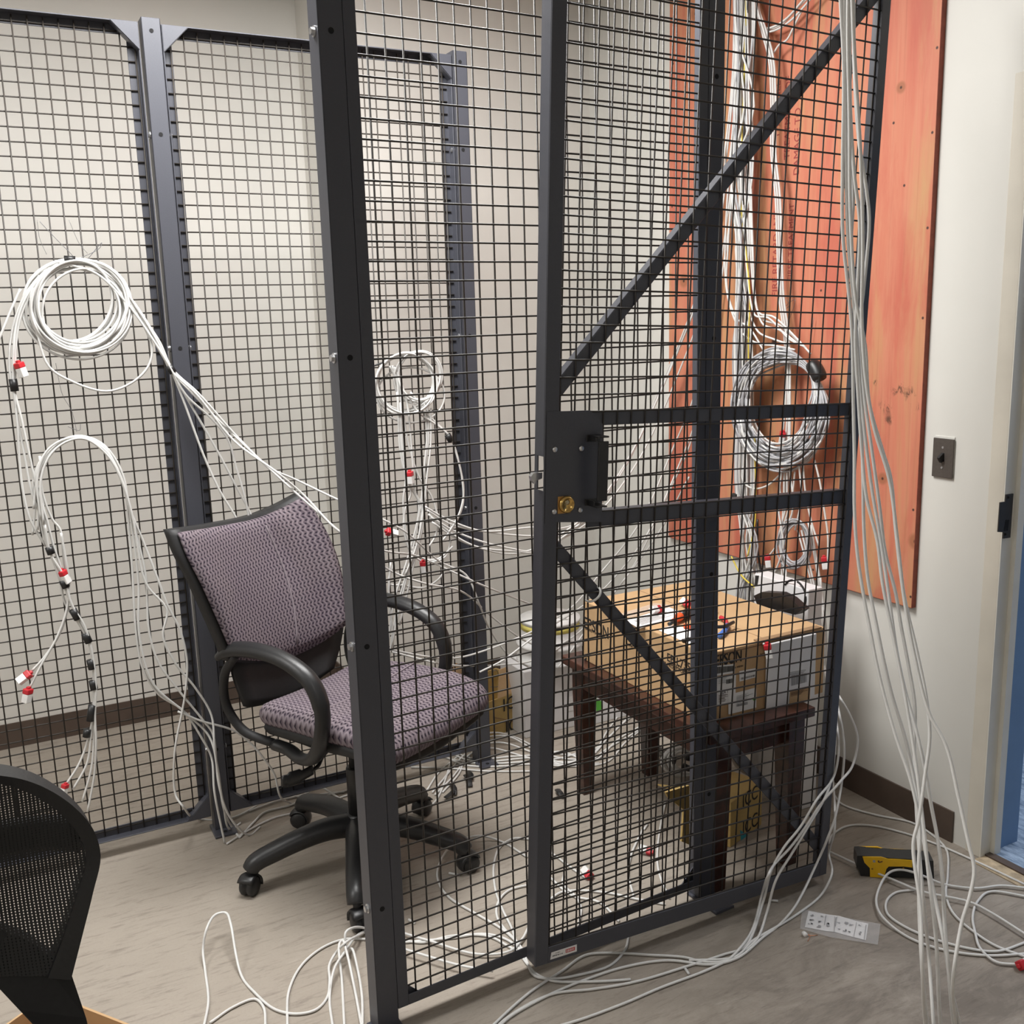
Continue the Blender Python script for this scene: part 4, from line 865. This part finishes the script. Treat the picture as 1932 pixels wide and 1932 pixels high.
many(b3,"""A.06: 805,962 851,989; Y3.0: 930,1005 1006,1011; Y3.0: 1050,1005; Y3.05: 1100,988 1135,950; X2.25: 1195,850; X2.34: 1262,700 1316,555 1345,420; X2.40: 1372,250 1385,100 1392,-40
A.06: 800,955 845,980; Y3.0: 911,1002 1006,995; Y3.0: 1052,998; Y3.05: 1105,978 1140,935; X2.25: 1202,835; X2.34: 1268,690 1318,560; X2.40: 1350,420 1378,230 1396,-40
A.06: 812,975 860,1003; Y3.0: 910,1022 960,1034 1006,1040; Y3.0: 1050,1022; Y3.05: 1110,985 1150,945; X2.25: 1215,850; X2.34: 1282,700 1322,590; X2.40: 1355,440 1388,200 1400,-40
A.06: 808,970 850,1005; Y3.0: 890,1028 960,1045 1006,1036; Y3.0: 1055,1010; Y3.05: 1120,960; X2.25: 1185,870; X2.34: 1240,745 1312,565; X2.40: 1345,430 1375,260 1388,-40
A.06: 815,985 865,1018; Y3.0: 910,1034 975,1040 1006,1042; Y3.05: 1080,1000 1135,940; X2.25: 1190,862; X2.34: 1256,715 1314,572; X2.40: 1348,440 1382,260 1398,-40""")
tp(b3,('A',.06),(844,820),(851,832),.011); plg(b3,('A',.06),(773,893),(.1,0,-1)); plg(b3,('A',.055),(732,1003),(1,0,-.4)); plg(b3,('A',.06),(799,1062),(.1,0,-1))
cable('A.03: 715,560 718,610 722,660','tie_wire',b3,'thin',.0008); cable('A.03: 705,690 712,688 728,682','tie_wire',b3,'tape',.003)
# lines slung low behind the front mesh to the right wall
for s,lb in (("Y2.9: 735,1225 800,1238; Y3.05: 870,1240 930,1222 1003,1192; Y3.1: 1050,1166 1085,1140; Y3.15: 1130,1085; X2.2: 1205,990; X2.36: 1268,850 1312,740; X2.40: 1350,560 1385,300 1402,-40",'upper of the white cables slung from the seat towards the stained board'),
 ("Y3.0: 905,1268 950,1245 1003,1205; Y3.1: 1050,1175 1090,1150; Y3.15: 1150,1100; X2.2: 1220,1010; X2.36: 1280,880 1318,775; X2.40: 1356,560 1392,300 1406,-40",'white cable crossing behind the lock edge of the door towards the board'),
 ("Y2.95: 740,1230 830,1252; Y3.1: 910,1256 950,1254 1003,1247; Y3.15: 1060,1215 1090,1195; Y3.2: 1150,1130; X2.25: 1200,1060; X2.37: 1262,930 1308,820; X2.40: 1350,600 1390,300 1408,-40",'lower of the white cables slung from the seat towards the stained board'),
 ("Y3.2: 1052,1165 1080,1170 1110,1182",'short white cable reaching the far corner of the projector carton'),
 ("Y3.1: 1052,1260 1080,1225 1105,1190; Y3.15: 1150,1130; X2.3: 1240,1010 1300,900",'white cable rising from behind the cable reel')):
    cable(s,'network_cable',label=lb,cat='network cable',group='cables slung across the cage')
# 4 main riser on the plywood
b4=bundle('thick vertical riser of white cables on the stained board behind the grey post',PX(1400,500,2.37),'cable bundles on the board')
for i in range(22):
    t=i/21; x0=1384+38*t; x1=1382+40*random.random(); x2=1378+42*t; x3=1388+30*random.random(); xo=2.395-.05*random.random()
    x4=1384+34*t; x5=1395+35*random.random(); x6=1390+42*t
    cable(f'X{xo:.3f}: {x0:.0f},-60 {x0+2:.0f},60 {x1+2:.0f},200 {x2:.0f},330 {x3:.0f},470; X{xo+.01:.3f}: {x4:.0f},640 {x4+3:.0f},800 {x4+4:.0f},930; X{xo:.3f}: {x5:.0f},1030 {x6:.0f},1120 {x6:.0f},1210','cable',b4,'cable' if i%4 else 'gcable',seg=5)
many(b4,"""X2.37: 1385,-60 1390,120 1378,300 1370,420 1370,540 1385,600 1402,630 1430,648 1460,652 1500,660
X2.36: 1400,-60 1398,250 1405,450 1415,560 1425,595 1450,600 1490,640 1520,655
X2.36: 1405,-60 1410,250 1420,480 1428,580 1440,612 1470,622 1505,648
X2.37: 1395,-60 1400,200 1395,400 1402,500 1412,580 1430,625 1460,640 1490,650
X2.36: 1408,-60 1416,300 1420,450 1425,560 1432,590 1460,598 1500,635 1530,668
X2.37: 1390,-60 1384,300 1374,460 1372,545 1390,600 1415,620 1440,660
X2.37: 1412,-60 1412,300 1416,470 1425,570 1436,600 1475,615 1512,650""")
cable('X2.36: 1410,-60 1404,150 1398,380 1408,480 1415,560 1412,640 1415,760 1424,830; X2.36: 1424,860 1426,920 1424,990; X2.34: 1410,1050','yellow_cord',b4,'yel',.0024)
cable('X2.36: 1412,-60 1406,200 1402,400 1410,540 1406,640 1398,780','cord',b4,'tape',.003)
cable('X2.36: 1429,980 1430,1040 1436,1080; X2.32: 1441,1120','cord',b4,'tape',.004); cable('X2.36: 1380,1050 1395,1080; X2.30: 1420,1105 1440,1120','cord',b4,'yel',.003)
obj('tape',cyl(nb(),PX(1383,936,2.36),PX(1392,938,2.36),.012,10),'tape',b4)
# 5 slimmer riser
b5=bundle('slim loose riser of white cables right of the thick one on the stained board',PX(1465,300,2.38),'cable bundles on the board')
for i in range(5):
    o=random.uniform(-5,5); 
    cable(f'X{2.40-.008*i:.3f}: {1418+i*2},-60 {1428+o*.4:.0f},10 {1442+o:.0f},62 {1455+o:.0f},115 {1459+o:.0f},200 {1459+o:.0f},290 {1467+o:.0f},370 {1470+o:.0f},450 {1474+o:.0f},560 {1484+o:.0f},640; X2.37: {1486+o:.0f},760 {1480+o*2:.0f},880 {1478+o:.0f},960','cable',b5)
many(b5,"""X2.39: 1418,-60 1426,10 1436,45 1452,54 1475,46 1500,20 1530,-10
X2.385: 1422,-60 1430,20 1441,52 1460,50 1485,34 1520,-5
X2.385: 1424,-60 1434,25 1445,58 1465,56 1495,36 1545,-20
X2.39: 1460,100 1470,85 1485,75 1498,50 1512,22""")
cable('X2.41: 1478,560 1490,575 1470,590 1500,565 1485,615','tie_wire',b5,'thin',.0008)
# 6 the big grey coil
b6=bundle('big coil of grey cables with a black strap hung on the stained board',PX(1475,770,2.36),'cable bundles on the board')
for i in range(58):
    u=random.random(); rx=90-34*u+random.uniform(-3,3); ry=114-36*u+random.uniform(-3,3); ox=6-12*random.random()-4*u; oy=random.uniform(-8,8)-8*u
    pts=[]; ph=random.random()*6.3
    for j in range(18):
        a=2*PI*j/18; tie=max(0,math.cos(a+.75))**4      # strands gather at the strap, upper right
        e=rx*(1-tie*.0)+tie*(78-rx)*.75; f=ry+tie*(104-ry)*.75
        w=1+.04*math.sin(3*a+ph)*(1-tie)
        pts.append(PX(1473+ox*(1-tie)+math.cos(a)*e*w,770+oy*(1-tie)+math.sin(a)*f*w,2.375-.05*random.random()*(1-tie)))
    cable(pts,'cable',b6,'gcable' if i%5 else 'cable',.0034,4,closed=True)
obj('strap',tube(nb(),spline([PX(1531,686,2.35),PX(1541,700,2.35),PX(1548,716,2.35)],4),[.020,.0235,.024,.024,.024,.024,.024,.0235,.020],14,False,(1.0,1.0)),'tape',b6,True)
many(b6,"""X2.36: 1480,880 1478,960 1470,1020 1458,1040 1450,1050
X2.36: 1500,890 1494,940 1480,990 1475,1040 1476,1090; X2.30: 1487,1112
X2.35: 1508,880 1512,940 1500,1000
X2.36: 1537,868 1547,910 1555,960 1562,1010 1562,1060
X2.36: 1515,870 1520,930 1530,980 1545,1030
X2.36: 1485,885 1484,950 1470,1020 1483,1080; X2.30: 1475,1110 1455,1150; X2.2: 1440,1190; Y2.02: 1441,1215
X2.36: 1490,885 1496,960 1476,1020 1478,1070 1485,1100
X2.37: 1402,880 1400,900 1408,915 1425,922 1450,915 1472,895
X2.35: 1475,890 1468,950 1478,1030 1470,1060 1460,1090 1470,1110""",m='cable')
loops(('X',2.36),1500,1028,26,42,9,b6,m='gcable',jr=.2,jc=.15,jd=.015,r=.003)
for px,d,xx in (((1448,1052),(0,-.2,-1),2.35),((1555,1054),(.0,-.2,-1),2.36),((1491,1105),(0,-.3,-1),2.30),((1477,818),(.1,.3,-1),2.36)): plg(b6,('X',xx),px,d)
plug(PY(1448,1219,2.015),V((.1,-.2,-1)),b6)
cable('X2.42: 1535,600 1530,640 1528,660','tie_wire',b6,'thin',.0008)
# 7 lines dropping beside the door's hinge side, round the door end and along its foot
fl7=(("X2.36: 1505,1000 1525,1075 1540,1140; X2.28: 1552,1200 1556,1260; Y1.93: 1575,1300; Y1.86: 1604,1350 1618,1395 1610,1440; Y1.80: 1585,1475 1550,1515 1520,1560 1490,1600 1465,1626; Y1.72: 1450,1650; G.05: 1437,1690; G.012: 1421,1750 1395,1790; G: 1370,1812 1330,1815 1290,1806 1230,1802 1150,1798 1105,1802 1060,1832 1000,1872 930,1935 880,1990",'outermost white cable looping past the end of the door and back along its foot'),
 ("X2.36: 1512,1000 1532,1085 1545,1150; X2.28: 1550,1220 1560,1280; Y1.92: 1580,1330; Y1.86: 1592,1400 1590,1460; Y1.82: 1576,1540 1562,1580; G.10: 1545,1620; G.03: 1500,1710; G: 1470,1745 1440,1768 1390,1808 1340,1820 1260,1812 1180,1824 1100,1850 1030,1880 960,1920 930,1950",'white cable crossing the door corner and lying straight to the front'),
 ("X2.37: 1525,985 1542,1080 1552,1150; X2.3: 1556,1220 1562,1290; Y1.92: 1578,1360; Y1.86: 1582,1420 1573,1465; Y1.80: 1540,1510 1510,1560 1478,1600 1456,1640; G.04: 1440,1700; G: 1406,1785 1362,1802 1300,1822 1200,1852 1120,1866 1040,1876 960,1918 915,1960",'inner white cable hugging the door mesh and bending along the floor'),
 ("X2.37: 1530,990 1548,1100 1558,1180; X2.3: 1560,1300; Y1.92: 1576,1380; Y1.86: 1566,1480; Y1.80: 1524,1560 1494,1610 1464,1660; G.04: 1447,1720; G: 1428,1772 1380,1808 1330,1832 1250,1862 1180,1892 1100,1922 1040,1940",'white cable lowest of those leaning on the door mesh'),
 ("X2.37: 1548,1090 1556,1200; X2.3: 1566,1400; Y1.85: 1575,1560; G.05: 1564,1610 1569,1650; G.01: 1551,1686; G: 1511,1720 1470,1746 1420,1775 1385,1806 1300,1812",'white cable with a wide bend at the free corner of the door'))
for s,lb in fl7: cable(s,'network_cable',label=lb,cat='network cable',group='cables led round the end of the door',wob=0)
# 8 cables hanging free in front of the door's end
hang=(('leftmost hanging white cable right of the door, straight all the way',"D2.1: 1583,-80 1586,0 1592,130 1590,300 1590,440 1602,560 1608,640 1610,760 1612,860 1612,960 1617,1040 1627,1110 1640,1180 1660,1280 1690,1390 1720,1480 1735,1560 1733,1640 1735,1740 1740,1830; D2.3: 1750,1940; D2.6: 1770,2080"),
 ('hanging white cable that crosses to the second place at floor level',"D2.12: 1594,-80 1598,0 1597,130 1600,260 1610,360 1605,480 1612,580 1620,680 1625,800 1628,900 1630,1000 1637,1090 1650,1160 1680,1300 1710,1400 1730,1500 1745,1600 1765,1700 1785,1800; D2.3: 1800,1940; D2.6: 1830,2080"),
 ('hanging white cable in the middle of the loose bunch by the door',"D2.08: 1600,-80 1603,0 1604,200 1612,330 1622,420 1617,560 1614,640 1620,760 1626,850 1635,940 1655,1020 1665,1100 1685,1200 1705,1300 1725,1420 1740,1540 1752,1650 1765,1760; D2.3: 1775,1940; D2.6: 1800,2080"),
 ('hanging white cable bulging against the door stile high up',"D2.15: 1606,-80 1610,0 1612,130 1620,260 1635,360 1640,420 1630,540 1622,620 1630,740 1645,850 1660,960 1670,1040 1690,1120 1700,1180 1715,1260 1726,1330 1725,1420 1731,1560 1742,1700; D2.3: 1752,1800 1762,1940; D2.6: 1780,2080"),
 ('hanging white cable that swings left again near the floor',"D2.05: 1602,-80 1600,60 1603,230 1604,380 1614,560 1632,650 1640,760 1665,850 1680,900 1690,1000 1705,1120 1730,1230 1748,1320 1754,1390 1746,1457 1733,1548 1723,1594 1736,1709 1740,1823; D2.3: 1746,1940; D2.6: 1760,2080"),
 ('outermost hanging white cable with the widest bow near the doorway',"D2.0: 1606,-80 1612,100 1624,300 1628,460 1626,600 1634,720 1650,810 1678,905 1692,1010 1706,1130 1728,1250 1753,1346 1785,1408 1808,1503 1828,1594 1838,1640 1830,1690 1815,1740 1800,1830; D2.3: 1804,1940; D2.6: 1820,2080"),
 ('hanging white cable just left of the widest bowed one',"D2.1: 1592,-80 1594,90 1596,280 1600,450 1613,600 1622,720 1634,840 1646,930 1660,1010 1675,1110 1692,1230 1707,1300 1727,1372 1745,1450 1757,1520 1770,1590 1778,1660 1782,1740 1790,1830; D2.3: 1812,1940; D2.6: 1850,2080"))
for lb,s in hang: cable(s,'network_cable',r=.0034,label=lb,cat='network cable',group='cables hanging beside the door')
# 9 cables on the floor at the right
fr_=(("G: 1573,1498 1590,1518 1650,1537 1720,1552 1760,1576 1785,1602 1788,1650 1785,1690 1800,1725 1840,1760 1880,1785 1940,1807",'floor cable running along the brown baseboard and bending towards the camera'),
 ("G: 1564,1592 1570,1576 1600,1558 1640,1557 1700,1570 1760,1590 1830,1620 1940,1672",'floor cable passing behind the yellow tool to the doorway'),
 ("G.012: 1563,1606 1620,1632 1690,1662 1740,1682 1830,1702 1870,1722 1940,1766",'floor cable crossing in front of the yellow tool from the door corner'),
 ("G.008: 1940,1676 1890,1671 1840,1676 1780,1668; G.03: 1730,1648 1700,1641 1680,1645 1660,1672; G.012: 1653,1700 1665,1730; G: 1700,1760 1740,1780 1800,1796 1870,1803 1940,1799",'large floor loop of white cable just right of the instruction bag'),
 ("G.006: 1940,1692 1870,1682 1845,1700 1835,1730 1840,1760 1850,1790 1880,1815 1922,1820",'floor loop of white cable ending in the red plug at the right edge'),
 ("G.004: 1725,1679 1690,1684 1672,1702 1676,1726 1710,1750 1760,1771 1830,1790 1880,1795 1940,1776",'smaller inner floor loop of white cable inside the large loop'))
for i,(s,lb) in enumerate(fr_):
    o=cable(s,'network_cable',label=lb,cat='network cable',group='floor cables near the doorway')
    if i==4: plug(G(1926,1821,.012),V((1,.0,0)),o)
# 10 floor cables at the bottom left
fl_=(("G: 384,1940 393,1890 387,1830; G.03: 383,1790; G.07: 390,1752 408,1725 425,1722 435,1742; G.03: 445,1800; G: 456,1842 480,1872 520,1905 560,1913 596,1905 618,1880; G.02: 622,1850 621,1822 632,1800; G.05: 650,1780; G: 690,1758",'floor cable with a tall narrow loop standing up left of the thick post'),
 ("G: 396,1930 440,1900 480,1885 497,1900 501,1940",'short arched floor cable at the bottom edge left of the thick post'),
 ("G: 542,1940 545,1870 570,1820 610,1787 650,1772 690,1772 770,1776 800,1778 850,1766 920,1766 960,1786 985,1800",'floor cable sweeping from the bottom edge under the nearest mesh panel'),
 ("G: 628,1940 622,1880; G.03: 630,1830 650,1797; G.01: 682,1760 720,1752 800,1772 900,1800 960,1795 985,1772 1003,1735",'left leg of the white floor cables tangled at the foot of the thick post'),
 ("G: 650,1940 645,1850; G.04: 640,1782 646,1774 655,1800; G.01: 668,1860 683,1940",'narrow upright loop of floor cable touching the thick post'),
 ("G.01: 645,1800 652,1795; G.05: 652,1760 664,1751; G.02: 690,1752 740,1782 800,1802 870,1822 930,1832",'floor cable curling up behind the thick post and under the rail'),
 ("G: 655,1800; G.03: 664,1790; G.01: 675,1830 683,1880 684,1940",'right leg of the white floor cables tangled at the foot of the thick post'))
for s,lb in fl_: cable(s,'network_cable',label=lb,cat='network cable',group='floor cables by the thick post')
# 11 floor cables inside, behind the front mesh
fi=(("G: 995,1617 942,1586; G.02: 905,1577 870,1585 842,1606; G: 826,1640 830,1670 850,1695 900,1725 950,1755 985,1790 1003,1830 1040,1850 1120,1852 1190,1848",'wide floor loop of white cable by the front right chair caster'),
 ("G: 1000,1583 970,1582 945,1596 932,1630 935,1680 950,1720 965,1750 982,1800 1010,1838",'floor cable curving down just left of the door edge'),
 ("G: 1003,1668 960,1680 940,1702 938,1730 955,1756 975,1776 990,1800",'small floor bend of white cable left of the door edge'),
 ("G: 760,1778 850,1770 910,1762 950,1770 985,1795 1010,1842 1050,1846 1090,1840 1150,1822 1180,1790 1186,1765",'floor cable slipping under the door beside its sticker'),
 ("G: 1000,1590 1035,1606 1075,1635 1105,1656",'white floor cable ending in the plug in the middle of the cage floor'),
 ("G: 1003,1718 1037,1697 1060,1683 1090,1680 1150,1685 1200,1696 1255,1706",'nearly straight floor cable behind the lower door mesh'),
 ("G: 1010,1625 1045,1662 1080,1690 1130,1702 1168,1738",'floor cable slanting to the bottom rail behind the door'),
 ("G.006: 1092,1745 1096,1712 1085,1690 1062,1668 1064,1650",'short hooked floor cable behind the lower door mesh'),
 ("G: 1256,1512 1246,1560 1240,1620 1245,1652 1263,1695",'floor cable running from the yellow carton to the bottom rail'),
 ("G: 1196,1692 1186,1652 1190,1616 1212,1566",'floor cable bend left of the plug near the yellow carton'))
for i,(s,lb) in enumerate(fi):
    o=cable(s,'network_cable',label=lb,cat='network cable',group='floor cables inside the cage')
    if i==4: plug(G(1112,1652,.012),V((.1,1,.1)),o); 
    if i==9: plug(G(1226,1606,.012),V((-.5,.6,.1)),o)
# 12 strapped floor bundle
b7=bundle('floor bundle of white cables with black strap ends near the rear corner post',G(900,1440),'cable bundles on the floor')
many(b7,"""G: 805,1490 830,1455 865,1425; G.05: 880,1400 905,1386 940,1382; G.02: 975,1392; G: 1003,1405 1050,1428 1100,1432 1140,1400 1175,1365 1215,1335
G: 815,1495 845,1460 870,1430; G.04: 895,1408 925,1390 960,1390; G: 1003,1412 1060,1440 1110,1430 1150,1390 1190,1350 1230,1320
G: 820,1500 855,1465 885,1425; G.03: 915,1405 950,1402; G: 1003,1418 1050,1436 1100,1440 1150,1410 1200,1380 1240,1350
G: 835,1495 865,1460 880,1430; G.03: 900,1415 930,1412; G: 970,1422 1003,1432 1060,1442 1120,1436 1165,1395 1210,1370
G: 795,1405 830,1425 860,1435 900,1440 950,1435 1003,1430 1070,1438 1125,1420
G: 812,1395 845,1415 875,1432 930,1440 1003,1436 1060,1430 1115,1410
G: 775,1448 850,1450 920,1455 1003,1455 1040,1452
G: 825,1400 860,1420 900,1432 960,1428 1003,1425 1060,1418 1110,1440
G: 800,1400 840,1428 880,1444 940,1446 1003,1442 1080,1446 1130,1440
G: 850,1440 840,1470 825,1505 815,1520
G: 1003,1408 1080,1425 1120,1415 1145,1380 1170,1345
G: 1003,1420 1070,1445 1140,1440 1180,1400 1220,1370""",wob=.002)
for q in ((840,1505,858,1487),(852,1478,857,1500),(878,1462,887,1484),(888,1470,884,1455)): obj('strap',tube(nb(),spline([G(q[0],q[1],.012),G((q[0]+q[2])/2+3,(q[1]+q[3])/2,.016),G(q[2],q[3],.006)],4),.009,8,False,(.3,1.0),(0,0,1)),'tape',b7)
for s,lb in (("G: 428,1592 470,1566 520,1542 580,1528 650,1502 690,1490",'floor cable leading from the rear mid post behind the chair base'),
 ("G.006: 470,1530 520,1512 580,1496; G.02: 600,1478 640,1474 690,1470",'floor cable lifted a little behind the rear left caster'),
 ("G: 540,1500 590,1505 640,1495 700,1480",'floor cable between the rear left caster and the mesh panel'),
 ("G: 452,1580 480,1550 500,1532 545,1520 600,1500 650,1494",'floor cable starting at the foot plate of the rear mid post')):
    cable(s,'network_cable',label=lb,cat='network cable',group='floor cables behind the chair')
o=thing('strap_end',G(1057,1497),'small black strap scrap on the floor behind the door edge','strap'); obj('strap',tube(nb(),spline([G(1052,1490,.01),G(1057,1496,.016),G(1064,1503,.006)],4),.011,8,False,(.4,1),(0,0,1)),'tape',o)
# 13 coils under the table
cu=bundle('beige cable coil standing under the right end of the table',PY(1440,1432,2.45),'cable coils under the table'); YC=G(1434,1462).y-.02; loops(('Y',YC),1434,1424,42,32,18,cu,'bcable',jr=.3,jc=.1,jd=.035,r=.004)
cu=bundle('white cable coil with black ties under the middle of the table',PY(1292,1430,2.75),'cable coils under the table'); YC=G(1292,1466).y-.02; loops(('Y',YC),1292,1436,34,24,14,cu,'cable',jr=.35,jc=.15,jd=.035)
for a,c in (((1272,1428),(1268,1440)),((1300,1420),(1296,1434)),((1290,1446),(1300,1450)),((1310,1440),(1318,1450))): tp(cu,('Y',YC-.04),a,c,.011)
cu=bundle('white cable coil at the rear behind the table leg',PY(1258,1395,2.85),'cable coils under the table'); YC=G(1258,1428).y-.02; loops(('Y',YC),1258,1392,28,30,14,cu,'cable',jr=.3,jc=.12,jd=.03)
cu=bundle('green cable tangle on the floor behind the opened yellow carton',G(985,1305),'cable coils under the table'); YC=G(992,1312).y; loops(('Y',YC),992,1278,24,26,26,cu,'gncable',jr=.5,jc=.3,jd=.07,r=.003); 
for s in ("Y3.5: 970,1290 985,1275 1000,1258","Y3.5: 975,1300 992,1285 1003,1262","Y3.5: 992,1262 996,1245 1003,1240"): cable(s,'cable',cu,'cable',.002)
cable("Y3.55: 928,1268 936,1264 942,1280; Y3.5: 940,1295 925,1296",'network_cable',m='thin',r=.0015,label='thin grey wire loop against the baseboard by the rear corner post',cat='wire')
# ================================================================== LIGHT
def strip(label,x,y,lx,ly,power,z=ZC-.10,col=(1,.995,.975)):
    r=thing('ceiling_light',(x,y,z),label,'ceiling light')
    obj('housing',bx(nb(),x-lx/2-.03,x+lx/2+.03,y-ly/2-.03,y+ly/2+.03,z+.012,ZC,.004),'lamp',r)
    obj('diffuser',bx(nb(),x-lx/2,x+lx/2,y-ly/2,y+ly/2,z,z+.012,.003),'diff',r)
    l=D.lights.new('ceiling_lamp','AREA'); l.shape='RECTANGLE'; l.size=lx; l.size_y=ly; l.energy=power; l.color=col
    o=D.objects.new('lamp',l); COL.objects.link(o); o.location=(x,y,z-.012)
strip('long ceiling light above the cage',.75,2.4,1.3,.6,76,2.93)
strip('ceiling light by the left end of the rear mesh panels',-1.9,2.2,1.2,.6,36,2.93)
strip('ceiling light behind the camera',-.7,-1.0,1.2,.6,9,2.93)
l=D.lights.new('corridor_lamp','AREA'); l.size=1.0; l.energy=45; l.color=(.95,.97,1); o=D.objects.new('corridor_lamp',l); COL.objects.link(o); o.location=(3.5,1.6,2.9)
w=D.worlds.new('world'); bpy.context.scene.world=w; w.use_nodes=True; w.node_tree.nodes['Background'].inputs[0].default_value=(.9,.93,1,1); w.node_tree.nodes['Background'].inputs[1].default_value=.05
vs=bpy.context.scene.view_settings; vs.view_transform='Standard'; vs.look='None'; vs.gamma=1; vs.exposure=0.14
try: vs.use_curve_mapping=False
except Exception: pass
